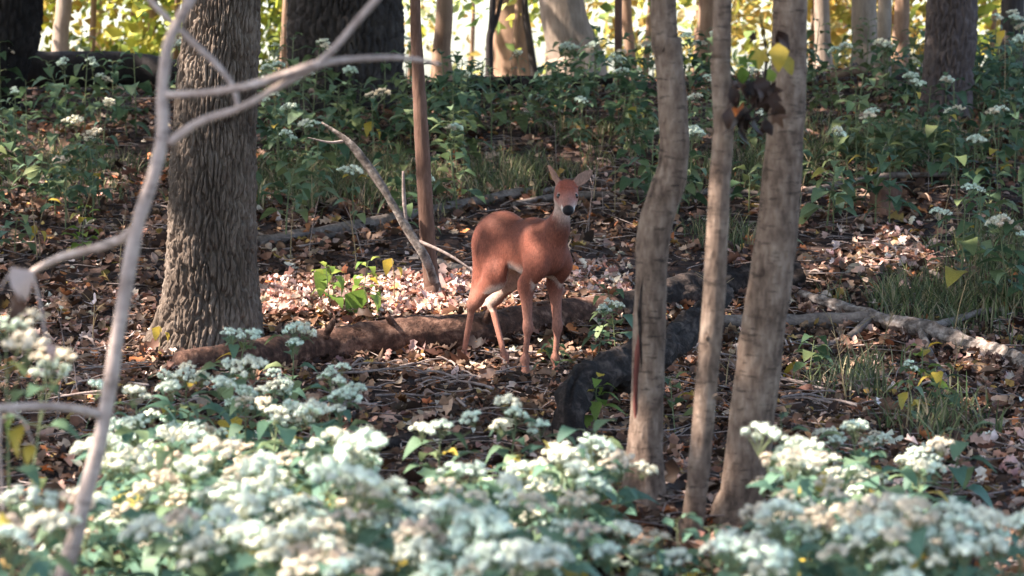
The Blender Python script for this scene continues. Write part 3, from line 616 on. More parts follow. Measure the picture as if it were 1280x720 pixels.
log_px('fallen_log', 'thin grey log lying across the slope behind the leaning branch', [(322, 308, 14, 0), (400, 298, 17, 0), (480, 282, 17, 0), (560, 264, 14, 0), (640, 248, 12, 0), (700, 240, 8, 0)], 'grey_wood', 12, 6, .2, 6, 81)
cb, cbb, CC = log_px('fallen_log', 'black silhouetted log lying on the crest', [(20, 116, 46, .04), (90, 114, 46, .04), (170, 112, 42, .03), (240, 112, 34, 0), (300, 112, 26, 0)], 'silhouette_bark', 18, 8, .12, 4, 82, sink=0)
log_px('fallen_log', 'dark log on the crest before the orange and tan trunks', [(505, 116, 12, 0), (600, 113, 18, 0), (690, 110, 18, 0), (765, 108, 16, 0)], 'dark_log', 12, 6, .15, 5, 83)
log_px('fallen_pole', 'pale tan fallen pole on the crest below the grey trunks', [(1035, 106, 9, .05), (1070, 101, 11, .08), (1110, 97, 10, .08), (1150, 100, 8, .03)], 'tan_trunk', 10, 5, .12, 6, 84)
fb, fbb, FC = log_px('fallen_branch', 'long thin forked grey branch on the slope behind the thickest slim trunk', [(1008, 250, 8, .05), (1060, 240, 8, .05), (1110, 231, 8, .05), (1185, 225, 6, .03)], 'grey_wood', 9, 6, .15, 8, 85, cat='branch')
add_part(fb, fbb, 'side_branch', 'grey_wood', [FC[1], G(1030, 228) + [0, 0, .08], G(1000, 226) + [0, 0, .05]], [.018, .014, .006], 7)
log_px('fallen_branch', 'slender branch lying on the slope between the slim trunks', [(835, 262, 7, .02), (880, 248, 8, .03), (930, 247, 6, .03), (975, 252, 5, .02)], 'grey_wood', 8, 5, .15, 8, 86, cat='branch')
log_px('fallen_branch', 'slender dark branch on the slope just behind the deer head', [(640, 262, 7, .02), (700, 252, 9, .02), (760, 249, 9, .02), (815, 246, 6, .02)], 'grey_wood', 8, 5, .15, 8, 87, cat='branch')
log_px('fallen_branch', 'thin dark stick resting on pink leaves below the far right plants', [(1110, 322, 4, .02), (1145, 342, 6, .04), (1188, 356, 5, .02)], 'grey_wood', 8, 5, .15, 8, 88, cat='branch')
log_px('fallen_branch', 'thick rotten stick behind the brown sapling and the deer rump', [(545, 330, 9, .0), (580, 342, 12, .0), (620, 352, 12, .0)], 'grey_wood', 8, 5, .15, 8, 89, cat='branch')
log_px('fallen_branch', 'dark rotten stick half hidden under the flowers before the log', [(455, 568, 16, 0), (520, 560, 22, 0), (590, 560, 20, 0), (640, 566, 14, 0)], 'dark_log', 10, 6, .2, 8, 90, cat='branch')
# the short stump
b0 = G(1105, 264)
stm = thing('stump', 'short broken brown stump on the slope below the forked grey branch', 'stump', b0)
obj('wood', tube_mesh('wood', M['brown_sapling'], [(0, 0, -.1), (0, 0, .08), (.01, 0, .16), (.02, 0, .215)], [.15, .115, .105, .095], seg=18, sub=5, rough=.18, freq=12, seed=91), stm)
obj('splinter', tube_mesh('splinter', M['brown_sapling'], [(-.06, 0, .18), (-.065, 0, .24), (-.07, 0, .3)], [.03, .022, .004], seg=7, sub=3), stm)

# loose dead twigs big enough to pick out
r = np.random.default_rng(5)
twz = [(520, 490, 90, 40, 14), (420, 480, 90, 30, 5), (200, 470, 120, 60, 8), (620, 465, 60, 18, 5), (850, 480, 60, 40, 4), (1100, 520, 120, 30, 6), (750, 250, 120, 40, 7), (1050, 300, 150, 50, 8), (130, 250, 120, 60, 7), (420, 330, 70, 30, 4), (950, 440, 60, 30, 4)]
tww = ['on the open litter before the log', 'between the log and the white flowers', 'around the foot of the oak', 'at the hooves of the deer', 'by the bent black limb', 'below the bleached branch', 'on the slope behind the deer', 'on the slope above the bleached branch', 'on the slope behind the bare sapling', 'behind the long log', 'behind the thickest slim trunk']
for (cx, cy, rx, ry, n), wh in zip(twz, tww):
    for k in range(n):
        g = G(cx + r.uniform(-1, 1) * rx, cy + r.uniform(-1, 1) * ry); a = r.uniform(0, math.pi); L = r.uniform(.25, .6)
        d = np.array([math.cos(a), math.sin(a) * .8, 0]) * L / 2
        pts = []
        for s in (-1, -.3, .35, 1):
            q_ = g + d * s + np.array([r.normal(0, .02), r.normal(0, .02), 0]); q_[2] = gz(q_[0], q_[1]) + .035 + (.035 if abs(s) < .5 else 0) * r.random(); pts.append(q_)
        V, f = tube(np.array(pts) - g, [.008, .007, .006, .003], seg=6, sub=4, rough=.15, freq=20, seed=k); B_ = Bag(); B_.add(V, f)
        q0 = pts[2] - g; a2 = a + r.choice([-.7, .7]); e = q0 + np.array([math.cos(a2) * L * .3, math.sin(a2) * L * .3, .02])
        V, f = tube([q0, (q0 + e) / 2 + [0, 0, .01], e], [.005, .004, .002], seg=5, sub=2); B_.add(V, f)
        o_ = obj('dead_twig', B_.mesh('dead_twig', M['twig']), None, [float(v) for v in g])
        tag(o_, f'small loose forked dead twig lying {wh}', 'twig', 'loose dead twigs on the leaf litter')

# ------------------------------------------------------------------ the bare sapling close to the camera
Yc = 6.0
cb0 = P(-28, 1000, Yc); cb0[2] = gz(cb0[0], Yc)
ns = thing('bare_sapling', 'bare mauve grey sapling with forked twigs standing out of focus before the stout oak', 'sapling', cb0)
def nP(px_, py_, dy=0): return P(px_, py_, Yc + dy)
def nb(name, pts, ws, dys=None, seg=10):
    dys = dys or [0] * len(pts)
    add_part(ns, cb0, name, 'mauve', [nP(a, b, d) for (a, b), d in zip(pts, dys)], [w / 2 * Yc / F for w in ws], seg, 7, .10, 18, 95)
nb('trunk', [(-25, 1010), (30, 860), (82, 710), (112, 600), (132, 515), (150, 400), (170, 290), (190, 225), (203, 170), (203, 110), (212, 50), (242, -10), (275, -90), (330, -260)], [28, 26, 22, 20, 19, 18, 18, 16, 15, 15, 14, 13, 12, 6], seg=14)
nb('twig', [(203, 118), (250, 117), (310, 107), (360, 92), (398, 80), (440, 74), (500, 72), (550, 80)], [11, 10, 10, 10, 11, 8, 7, 4], [0, -.05, -.1, -.1, -.1, -.05, 0, .05])
nb('twig', [(398, 80), (425, 52), (450, 22), (476, -8), (500, -50)], [10, 9, 9, 8, 7], [-.1] * 5)
nb('twig', [(212, 178), (250, 152), (300, 135), (345, 110), (398, 82)], [11, 11, 10, 9, 9], [0, -.02, -.05, -.08, -.1])
nb('twig', [(176, -12), (205, 18), (240, 52), (270, 80), (291, 108), (297, 132)], [7, 8, 8, 9, 8, 7], [.1] * 6)
nb('twig', [(128, 520), (100, 512), (60, 508), (0, 510), (-60, 514)], [13, 11, 10, 11, 10], [0, -.05, -.1, -.15, -.2])
nb('twig', [(170, 282), (155, 297), (120, 310), (75, 322), (40, 340)], [12, 13, 12, 11, 8], [0, .05, .1, .15, .2])

# ------------------------------------------------------------------ leaves and plants (shared meshes)
def leaf_template(L, wid, fold, droop, seed, mat, k=5, teeth=0.0):
    r = np.random.default_rng(seed); t = np.linspace(0, 1, k)
    prof = np.interp(t, [0, .12, .35, .6, .85, 1], [.10, .55, 1, .82, .4, .03])
    V = []
    for a in range(k):
        w = prof[a] * wid * L / 2 * (1 + teeth * ((-1) ** a)); z = -droop * L * t[a] ** 2 + L * .12 * math.sin(t[a] * 3)
        y = L * t[a] * (1 - .15 * droop * t[a]); jz = r.normal(0, .02 * L, 2)
        V += [(-w, y, z + fold * w + jz[0]), (0, y, z), (w, y, z + fold * w + jz[1])]
    f = [[a * 3 + s, a * 3 + s + 1, a * 3 + s + 4, a * 3 + s + 3] for a in range(k - 1) for s in (0, 1)]
    return mesh_np('leaf', np.array(V), np.array(f), mat)
def maple_template(L, seed, mat):                            # broad lobed leaf
    r = np.random.default_rng(seed)
    ang = np.radians([-160, -125, -95, -60, -35, -15, 0, 15, 35, 60, 95, 125, 160]); rad = np.array([.25, .6, .42, .85, .5, .7, 1.0, .7, .5, .85, .42, .6, .25])
    V = [(0, 0, 0)] + [(math.sin(a) * q_ * L * .62, math.cos(a) * q_ * L * .62 + .1 * L, -.18 * L * q_ * q_ + r.normal(0, .03) * L) for a, q_ in zip(ang, rad)]
    return mesh_np('leaf', np.array(V), np.array([[0, k + 1, k] for k in range(1, 13)]), mat, smooth=False)
LEAF = {m_: [leaf_template(1.0, w, fo, dr, sd, M[m_], 6, .05) for w, fo, dr, sd in ((.62, .25, .25, 1), (.72, .15, .45, 2), (.55, .35, .15, 3), (.66, .2, .7, 4))] for m_ in ('herb', 'bed', 'herb_dark', 'yellow', 'bright', 'orange', 'dead', 'pink')}
MAPLE = {m_: [maple_template(1.0, 20 + s_, M[m_]) for s_ in range(3)] for m_ in ('yellow', 'orange', 'pink', 'dead', 'bright', 'herb_dark')}

# flower head: a dome of fuzzy white balls on short stalks
ICO_V = []; ph = (1 + 5 ** .5) / 2
for a, b in ((1, ph), (-1, ph), (1, -ph), (-1, -ph)): ICO_V += [(0, a, b), (a, b, 0), (b, 0, a)]
ICO_V = np.array(ICO_V) / math.hypot(1, ph)
_d = np.linalg.norm(ICO_V[:, None] - ICO_V[None], axis=-1) < 1.2
ICO_F = np.array([(i, j, k) for i in range(12) for j in range(i + 1, 12) for k in range(j + 1, 12) if _d[i, j] and _d[j, k] and _d[i, k]])
for t_ in range(len(ICO_F)):
    a, b, c = ICO_V[ICO_F[t_]]
    if np.dot(np.cross(b - a, c - a), a + b + c) < 0: ICO_F[t_] = ICO_F[t_][::-1]
def flower_mesh(seed, mat, R=.055, nball=13):
    r = np.random.default_rng(seed); B_ = Bag(); S_ = Bag()
    for k in range(nball):
        a = 2.4 * k + r.normal(0, .2); rr_ = R * math.sqrt((k + .4) / nball); c = np.array([math.cos(a) * rr_, math.sin(a) * rr_, .028 * (1 - (rr_ / R) ** 2) + r.normal(0, .006)])
        br_ = .0150 * r.uniform(.65, 1.2)
        for q_ in range(9):
            d = r.normal(size=3); d[2] = abs(d[2]) * .9; d /= np.linalg.norm(d); cc = c + d * br_ * .75
            V = ICO_V * (.0066 * r.uniform(.8, 1.25)) * (1 + r.normal(0, .12, (12, 1))) + cc; B_.add(V, ICO_F)
            for e in range(12):                              # fine spreading styles
                u = r.normal(size=3); u[2] += .5; u /= np.linalg.norm(u); s = np.cross(u, r.normal(size=3)); s /= np.linalg.norm(s)
                B_.add([cc + s * .0010, cc - s * .0010, cc + u * r.uniform(.010, .019)], np.array([[0, 1, 2]]))
        V, f = tube([(0, 0, -.05), c * .5 - [0, 0, .02], c - [0, 0, .005]], [.0016, .0013, .001], seg=4, sub=2, cap=False); S_.add(V, f)
    me = B_.mesh('flower_head', mat); n0 = len(me.polygons)
    A = Bag(); A.add(np.concatenate(B_.V), [np.concatenate(v) for v in B_.F.values()]); A.add(np.concatenate(S_.V), [np.concatenate(v) for v in S_.F.values()])
    me2 = A.mesh('flower_head', mat); me2.materials.append(M['stem'])
    mi = np.zeros(len(me2.polygons), np.int32); tri = sum(len(f) for f in A.F.get(3, [])); 
    tot = np.zeros(len(me2.polygons), np.int32); me2.polygons.foreach_get('loop_total', tot); mi[tot == 4] = 1
    me2.polygons.foreach_set('material_index', mi); bpy.data.meshes.remove(me); return me2
FL = [flower_mesh(300 + k, M['flower'], R=(.045, .058, .034, .052, .064)[k], nball=(8, 11, 5, 9, 12)[k]) for k in range(5)]
FLC = [flower_mesh(320 + k, M['flower_cream'], R=(.05, .06)[k], nball=(7, 9)[k]) for k in range(2)]

def rotm(yaw, pitch, roll=0): return Euler((pitch, roll, yaw), 'XYZ').to_matrix().to_4x4()
STEMS = {}
def herb_recipe(seed, h, nleaf, nhead, leafL, spread):
    """one plant at unit place: stem mesh, leaf matrices, flower matrices"""
    r = random.Random(seed); B_ = Bag(); leaves = []; heads = []
    lean = np.array([r.uniform(-.15, .15), r.uniform(-.15, .15)]) * h
    top = np.array([lean[0], lean[1], h]); mid = top * .5 + np.array([r.uniform(-.02, .02), r.uniform(-.02, .02), 0])
    V, f = tube([(0, 0, -.03), mid, top - [0, 0, .03]], [.0045, .004, .0025], seg=5, sub=4, cap=False); B_.add(V, f)
    def at(t): return (1 - t) ** 2 * np.zeros(3) + 2 * t * (1 - t) * mid + t * t * top
    yaw0 = r.uniform(0, 6.28)
    for k in range(nleaf):
        t = .28 + .62 * (k // 2) / max(1, (nleaf - 1) // 2) + r.uniform(-.04, .04); p = at(min(t, .95)); yaw = yaw0 + (k % 2) * math.pi + (k // 2) * 1.57 + r.uniform(-.35, .35)
        L = leafL * (1.12 - .55 * t) * r.uniform(.8, 1.2); pt = r.uniform(-.25, .45)
        d = np.array([-math.sin(yaw), math.cos(yaw), .35]); pe = p + d * (.25 * L + .01)
        V, f = tube([p, (p + pe) / 2 + [0, 0, .005], pe], [.002, .0018, .0015], seg=4, sub=2, cap=False); B_.add(V, f)
        leaves.append((Matrix.Translation(pe) @ rotm(yaw, pt, r.uniform(-.3, .3)) @ Matrix.Scale(L, 4), r.randrange(4)))
    for k in range(nhead):
        a = 2.1 * k + r.uniform(0, 1); d = spread * (0 if k == 0 else r.uniform(.6, 1.1)); e = top + np.array([math.cos(a) * d, math.sin(a) * d, r.uniform(-.07, .03) * (k > 0)])
        s_ = at(r.uniform(.75, .88)); V, f = tube([s_, (s_ + e) / 2 + [0, 0, -.01], e - [0, 0, .045]], [.0025, .002, .0018], seg=4, sub=3, cap=False); B_.add(V, f)
        heads.append((Matrix.Translation(e) @ rotm(r.uniform(0, 6.28), r.uniform(-.35, .35), r.uniform(-.35, .35)) @ Matrix.Scale(r.uniform(.75, 1.15), 4), r.randrange(5)))
    return B_.mesh('stem', M['stem']), leaves, heads
REC_F = [herb_recipe(400 + k, 1.0 * (.42 + .03 * k), 10 + 2 * (k % 3), 2 + k % 3, .155, .11) for k in range(8)]
REC_G = [herb_recipe(440 + k, .26 + .04 * k, 10 + 2 * (k % 3), 0, .15, .05) for k in range(8)]
REC_W = [herb_recipe(480 + k, .42 + .05 * k, 8, 2, .12, .07) for k in range(5)]
FOLI = {}
REC_TALL = herb_recipe(499, 1.0, 10, 4, .13, .09)
def plant(name, label, group, rec, x, y, sc, seed, leafm='herb', joined=False, cream=0.0, yellow=0.03, cat='plant', look=None):
    r = random.Random(seed)
    z = gz(x, y); root = thing(name, label, cat, (x, y, z), r.uniform(0, 6.28), group, sc, (r.uniform(-.08, .08), r.uniform(-.08, .08)))
    st, lv, hd = rec
    ylw = [r.random() < yellow for _ in lv]; crm = [r.random() < cream for _ in hd]
    if look:
        hgt = look * sc; num = {1: 'one', 2: 'two', 3: 'three', 4: 'four'}[len(hd)]
        root['label'] = ('tall ' if hgt > .47 else 'short ' if hgt < .37 else '') + 'flowering plant with ' + num + (' white' if not any(crm) else ' cream' if all(crm) else ' white and cream') + ' heads' + (' and yellow leaf' if any(ylw) else '') + ' ' + label
        if len(root['label'].split()) > 16: root['label'] = root['label'].replace(' and yellow leaf', '')
    obj('stem', st, root)
    if joined:
        key = (id(rec), leafm)
        if key not in FOLI:
            B_ = Bag()
            for mt, k in lv:
                me = LEAF[leafm][k]; V = np.array([mt @ v.co for v in me.vertices]); B_.add(V, np.array([list(p.vertices) for p in me.polygons]))
            FOLI[key] = B_.mesh('foliage', M[leafm])
        obj('foliage', FOLI[key], root)
    else:
        for (mt, k), yl in zip(lv, ylw):
            obj('leaf', (LEAF['yellow'] if yl else LEAF[leafm])[k], root, mtx=mt)
    for (mt, k), cr in zip(hd, crm):
        obj('flower_head', FLC[k % 2] if cr else FL[k], root, mtx=mt)
    return root

# white-flowered plants close in front of the deer
def by_top(px_, py_, h):                                     # ground spot from which a plant of height h reaches that pixel
    d = ray(px_, py_); t = (h - CAMZ) / d[2]; return d[0] * t, d[1] * t
r = random.Random(11)
beds = [  # px, py, rx, ry, plants, where
 (330, 490, 120, 32, 9, 'scattered before the oak and log'),
 (170, 510, 50, 25, 4, 'on litter beside the mauve trunk'),
 (195, 545, 75, 28, 8, 'behind the bare sapling'),
 (310, 575, 150, 42, 17, 'in the bed below the oak'),
 (240, 655, 190, 50, 26, 'around the bare mauve sapling'),
 (420, 655, 120, 55, 22, 'in the bed below the log'),
 (600, 655, 130, 50, 22, 'in the bed below the deer'),
 (690, 585, 80, 25, 9, 'near the rotten stick'),
 (760, 680, 70, 35, 7, 'by the kinked slim tree'),
 (868, 655, 45, 40, 7, 'by the thinnest slim trunk'),
 (1080, 575, 110, 32, 13, 'below the bleached branch'),
 (1040, 650, 120, 45, 20, 'by the thickest slim trunk'),
 (1210, 680, 70, 35, 10, 'farthest from the slim trunks'),
 (30, 695, 45, 25, 4, 'on bare dark litter'),
]
sd = 0
for cx, cy, rx, ry, n, wh in beds:
    for k in range(n):
        sd += 1
        while True:
            u, v = r.uniform(-1, 1), r.uniform(-1, 1)
            if u * u + v * v <= 1: break
        px_, py_ = cx + u * rx, cy + v * ry
        if 735 < px_ < 970 and py_ < 672 and r.random() < .8: continue
        i_ = r.randrange(8); h0 = .42 + .03 * i_; hwant = r.uniform(.25, .55)
        x, y = by_top(px_, py_, hwant)
        if y < 6.5 and 20 < px_ < 185: continue
        plant('white_snakeroot', wh, 'white flowering plants before the deer', REC_F[i_], x, y, hwant / h0 * 1.04, 1000 + sd, 'bed', False, .25 if cy > 560 else .1, .03, 'plant', h0)
for px_, py_, h, lab in ((285, 425, .5, 'tall white flowering plant standing against the foot of the stout oak'), (350, 408, .5, 'white flowering plant topped just above the long log by the oak'), (238, 462, .42, 'white flowering plant beside the oak foot with drooping leaves'), (335, 470, .38, 'white flowering plant before the log near the oak'),
                         (430, 482, .42, 'lone white flowering plant before the middle of the long log'), (345, 505, .4, 'white flowering plant with a single raised head below the log'), (556, 542, .42, 'broad white flowering plant rising above the rotten stick'), (625, 530, .42, 'pale white flowering plant next to the rotten stick on open litter'),
                         (1078, 538, .4, 'white flowering plant highest in the bed below the bleached branch'), (1010, 565, .4, 'white flowering plant beside a red leaf near the thickest slim trunk'), (745, 385, .35, 'white flowering plant between the deer and the kinked slim tree'), (1140, 455, .3, 'small white flowering plant under the bleached branch')):
    sd += 1; x, y = by_top(px_, py_, h); i_ = sd % 8
    if py_ < 470 or py_ == 385: x, y = by_top(px_, py_, h)
    plant('white_snakeroot', lab, 'white flowering plants before the deer', REC_F[i_], x, y, h / (.42 + .03 * i_) * 1.04, 1000 + sd)
for px_, py_, lab in ((12, 405, 'out of focus white flowering plant very close beside the mauve sapling twig'), (2, 450, 'out of focus creamy flowering plant close below a mauve sapling twig')):
    sd += 1; d = ray(px_, py_); y = 6.6; c = P(px_, py_, y); h = c[2] - gz(c[0], y); i_ = 3
    plant('white_snakeroot', lab, 'white flowering plants before the deer', REC_TALL, c[0], y, h, 1000 + sd, cream=.6, yellow=0)

r = random.Random(31)
for cx, cy, rx, ry, n, wh in beds:
    for k in range(max(2, n // 3)):
        sd += 1; x, y = by_top(cx + r.uniform(-1, 1) * rx, cy + r.uniform(-1, 1) * ry, .3); i_ = r.randrange(8); hw = r.uniform(.28, .46)
        if y < 6.5 and x < -.155 * y: continue
        szl = 'tall' if hw > .4 else 'low' if hw < .34 else 'mid height'; lvs = 'densely leaved' if i_ % 3 == 2 else 'sparsely leaved' if i_ % 3 == 0 else 'leafy'
        plant('woodland_herb', f'{szl} {lvs} flowerless green plant {wh}', 'flowerless green plants among the white flowers', REC_G[i_], x, y, hw / (.26 + .04 * i_), 5000 + sd, 'bed', False, 0, .04)
for k_, (px_, py_, lab) in enumerate(((85, 275, 'tall weed with cream flowers on the slope beside the bare sapling'), (118, 268, 'second tall cream flowered weed beside the bare sapling'), (1150, 200, 'tall weed with pale flowers below the rough brown trunk'), (1185, 215, 'pale flowered weed beside the forked grey branch'), (350, 205, 'pale flowered weed just behind the stout oak'), (1215, 245, 'pale flowered weed above the large dark leaves'), (1130, 175, 'pale flowered weed at the foot of the mottled grey trunk'))):
    g = G(px_, py_); plant('white_snakeroot', lab, 'flowering plants on the slope', REC_W[(k_ * 2) % 5], g[0], g[1], 1.05, 7000 + k_, 'herb', False, 1.0 if k_ < 2 else .3, .1)
# green undergrowth on the slope
def in_view(x, y): return abs(x) < .225 * y + .4
def density(px_, py_, x, y):
    d = sstep(16.2, 19.5, y) * 1.0
    d = max(float(d), .55 * float(sstep(1120, 1220, px_)) * float(py_ < 420))
    if 380 < px_ < 860 and py_ < 215: d *= 1.1
    if 20 < px_ < 330 and py_ > 190: d *= .45
    return d
r = random.Random(23); n = 0; tries = 0
while n < 320 and tries < 30000:
    tries += 1
    y = r.uniform(15.2, 25.6); x = r.uniform(-1, 1) * (.225 * y + .4); p = (x, y, gz(x, y)); px_, py_ = pix(p)
    if r.random() > density(px_, py_, x, y) * (.45 + .55 * max(0, float(vnoise(np.array([x * .9]), np.array([y * .7]), s=77)[0]) + .45)): continue
    if abs(px_ - 690) < 90 and 200 < py_ < 330: continue
    if 15 < px_ < 235 and py_ < 150 and r.random() < .75: continue
    n += 1
    side = 'the black silhouetted log' if px_ < 230 else 'the massive dark trunk' if px_ < 560 else 'the crest log' if px_ < 800 else 'the slim trunks' if px_ < 1010 else 'the mottled grey trunk' if px_ < 1150 else 'the rough brown trunk'
    band = 'high on the slope by' if y > 21.5 else 'midway up the slope below' if y > 17.5 else 'low on the slope below'
    jn = y > 20.0; lm = r.choice(['herb', 'herb_dark', 'herb_dark']); gi = r.randrange(8); gs = r.uniform(1.0, 1.6); hh_ = (.26 + .04 * gi) * gs
    look_ = ('tall ' if hh_ > .6 else 'low ' if hh_ < .42 else 'medium ') + ('light green' if lm == 'herb' else 'dark green') + (' many leaved' if gi % 3 == 2 else ' few leaved' if gi % 3 == 0 else '')
    if r.random() < .27:
        plant('white_snakeroot', f'small white flowering plant {band} {side}', 'flowering plants on the slope', REC_W[r.randrange(5)], x, y, r.uniform(.9, 1.35), 3000 + n, 'herb', jn, .2)
    else:
        plant('woodland_herb', f'{look_} plant {band} {side}', 'green plants on the slope', REC_G[gi], x, y, gs, 3000 + n, lm, jn, 0, .012)

# single plants one can point to
for px_, py_, rec, sc_, lm, lab in ((770, 445, REC_G[4], 1.0, 'herb', 'leafy green plant in the crook of the bent black limb'), (742, 540, REC_G[2], .8, 'bright', 'bright green seedling in front of the bent black limb'), (845, 545, REC_G[3], .8, 'herb_dark', 'green plant between the kinked and the thinnest slim trunks'),
                                    (690, 470, REC_G[1], .7, 'herb_dark', 'low green plant just in front of the deer hooves'), (1225, 350, REC_G[6], 1.25, 'herb_dark', 'dark green plant with big leaves on the slope above the bleached branch'), (1150, 510, REC_G[3], .9, 'bright', 'yellowing green plant below the bleached branch'),
                                    (1175, 530, REC_G[2], .9, 'herb_dark', 'dark green plant beside the yellowing one below the bleached branch'), (415, 395, REC_G[3], .9, 'bright', 'bright seedling with big leaves standing behind the long log'), (455, 385, REC_G[4], .75, 'bright', 'seedling with a drooping green leaf near the brown sapling'), (105, 330, REC_G[5], .9, 'bright', 'yellow green seedling behind the near bare sapling'), (1010, 480, REC_G[1], .9, 'herb_dark', 'low green clump beside the thickest slim trunk'),
                                    (940, 600, REC_G[3], .7, 'herb_dark', 'green plant hugging the foot of the thickest slim trunk'), (300, 500, REC_G[5], .8, 'herb_dark', 'dark leafy plant among white flowers below the oak')):
    g = G(px_, py_); plant('woodland_herb', lab, None, rec, g[0], g[1], sc_, int(px_ * 3 + py_), lm, False, 0, .12)

# dry weed stalks standing in the litter
r = random.Random(61)
for cx, cy, rx, ry, n, wh in ((150, 330, 120, 60, 8, 'on the slope beside the bare sapling'), (430, 310, 90, 60, 8, 'between the oak and the brown sapling'), (780, 290, 60, 50, 5, 'behind the kinked slim tree'), (1100, 260, 130, 50, 10, 'on the slope by the broken stump'), (1080, 470, 120, 40, 8, 'around the bleached branch'), (640, 200, 120, 40, 8, 'high on the slope behind the deer'), (60, 480, 60, 50, 5, 'on dark litter beside the mauve trunk'), (870, 460, 60, 40, 4, 'beside the bent black limb')):
    for k in range(n):
        g = G(cx + r.uniform(-1, 1) * rx, cy + r.uniform(-1, 1) * ry); h = r.uniform(.18, .5); B_ = Bag(); dx, dy = r.uniform(-.12, .12), r.uniform(-.1, .1)
        V, f = tube([(0, 0, -.03), (dx * .4, dy * .4, h * .5), (dx, dy, h)], [.004, .003, .0015], seg=5, sub=4); B_.add(V, f)
        for q_ in range(r.randrange(2, 5)):
            t_ = r.uniform(.4, .95); st = np.array([dx * t_ * .9, dy * t_ * .9, h * t_]); a = r.uniform(0, 6.28); L = r.uniform(.05, .14)
            V, f = tube([st, st + np.array([math.cos(a) * L * .5, math.sin(a) * L * .5, L * .5]), st + np.array([math.cos(a) * L, math.sin(a) * L, L * .8])], [.002, .0018, .001], seg=4, sub=2); B_.add(V, f)
        o_ = obj('dry_stalk', B_.mesh('dry_stalk', M['dry_stem'] if r.random() < .6 else M['twig']), None, [float(v) for v in g]); o_.rotation_euler[2] = r.uniform(0, 6.28)
        tag(o_, f'thin dry branching weed stalk {wh}', 'plant', 'dry weed stalks in the litter')

# single coloured leaves one can point to
def lone_leaf(px_, py_, mat, L, lab, shape='maple', lift=.03, group=None):
    g = G(px_, py_); rr_ = random.Random(px_ * 7 + py_)
    o = obj('fallen_leaf', (MAPLE if shape == 'maple' else LEAF)[mat][rr_.randrange(3)], None, mtx=Matrix.Translation((g[0], g[1], g[2] + lift)) @ rotm(rr_.uniform(0, 6.28), rr_.uniform(.1, .6), rr_.uniform(-.4, .4)) @ Matrix.Scale(L, 4))
    tag(o, lab, 'leaf', group)
lone_leaf(570, 353, 'orange', .12, 'bright orange fallen leaf by the foot of the brown sapling')
lone_leaf(405, 378, 'orange', .11, 'orange fallen leaf between the oak and the bright seedling')
lone_leaf(1010, 585, 'orange', .10, 'deep red fallen leaf beside the thickest slim trunk')
lone_leaf(640, 505, 'orange', .07, 'small orange leaf on the litter before the deer')
lone_leaf(1230, 300, 'pink', .12, 'large pink fallen leaf on the slope above the bleached branch')
for px_, py_ in ((40, 612), (60, 600), (30, 625), (70, 618)): lone_leaf(px_, py_, 'orange', .08, 'red orange fallen leaf in the dark gap beside the near sapling', 'maple', .04, 'red leaves beside the near sapling')
for px_, py_ in ((735, 620), (755, 628), (715, 632), (768, 616), (745, 640)): lone_leaf(px_, py_, 'orange', .07, 'orange fallen leaf on litter by the foot of the kinked slim tree', 'maple', .04, 'orange leaves by the slim tree')
r = random.Random(99)
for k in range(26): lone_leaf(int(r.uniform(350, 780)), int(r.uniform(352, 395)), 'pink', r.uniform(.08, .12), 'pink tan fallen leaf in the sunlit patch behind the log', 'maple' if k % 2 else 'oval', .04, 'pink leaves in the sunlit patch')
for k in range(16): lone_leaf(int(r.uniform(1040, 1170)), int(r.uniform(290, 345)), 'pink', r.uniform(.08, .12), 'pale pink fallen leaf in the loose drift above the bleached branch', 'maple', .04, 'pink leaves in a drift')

def stalk_leaf(px_, py_, gx_, gy_, mat, L, lab):
    L *= .68             # a leaf held up on its own thin stalk
    g = G(gx_, gy_); c = P(px_, py_, g[1] - .03); root = thing('seedling', lab, 'plant', g)
    add_part(root, g, 'stem', 'dry_stem', [g - [0, 0, .03], (g + c) / 2 + [.01, 0, 0], c], [.005, .004, .002], 6, 4, 0)
    obj('leaf', LEAF[mat][1] if mat in LEAF else MAPLE[mat][0], root, mtx=Matrix.Translation(c - g) @ rotm(.6, -1.0, .3) @ Matrix.Scale(L, 4))
    obj('leaf', LEAF[mat][3] if mat in LEAF else MAPLE[mat][1], root, mtx=Matrix.Translation((c - g) * .82 + np.array([.03, 0, 0])) @ rotm(-1.9, -.8, .3) @ Matrix.Scale(L * .7, 4))
stalk_leaf(490, 323, 492, 385, 'yellow', .17, 'thin seedling carrying a broad yellow leaf beside the brown sapling')
stalk_leaf(1135, 490, 1130, 545, 'yellow', .13, 'thin seedling with bright yellow leaves below the bleached branch')
stalk_leaf(455, 362, 462, 400, 'bright', .34, 'thin seedling carrying one large green leaf behind the log')
stalk_leaf(412, 335, 418, 392, 'bright', .28, 'thin seedling with large green leaves standing between the oak and the log')
stalk_leaf(200, 408, 196, 450, 'yellow', .13, 'thin seedling with a yellow leaf at the sunlit foot of the oak')
stalk_leaf(465, 152, 468, 205, 'yellow', .2, 'thin seedling with yellow leaves below the massive dark trunk')
stalk_leaf(45, 282, 50, 320, 'yellow', .17, 'low seedling with yellow leaves on the shaded slope')
stalk_leaf(1256, 38, 1254, 150, 'yellow', .22, 'tall seedling with a yellow leaf beside the rough brown trunk')
stalk_leaf(795, 133, 797, 175, 'yellow', .2, 'seedling with yellow leaves on the crest behind the kinked slim tree')
stalk_leaf(1220, 298, 1215, 350, 'herb_dark', .24, 'seedling with one very large dark green lobed leaf')

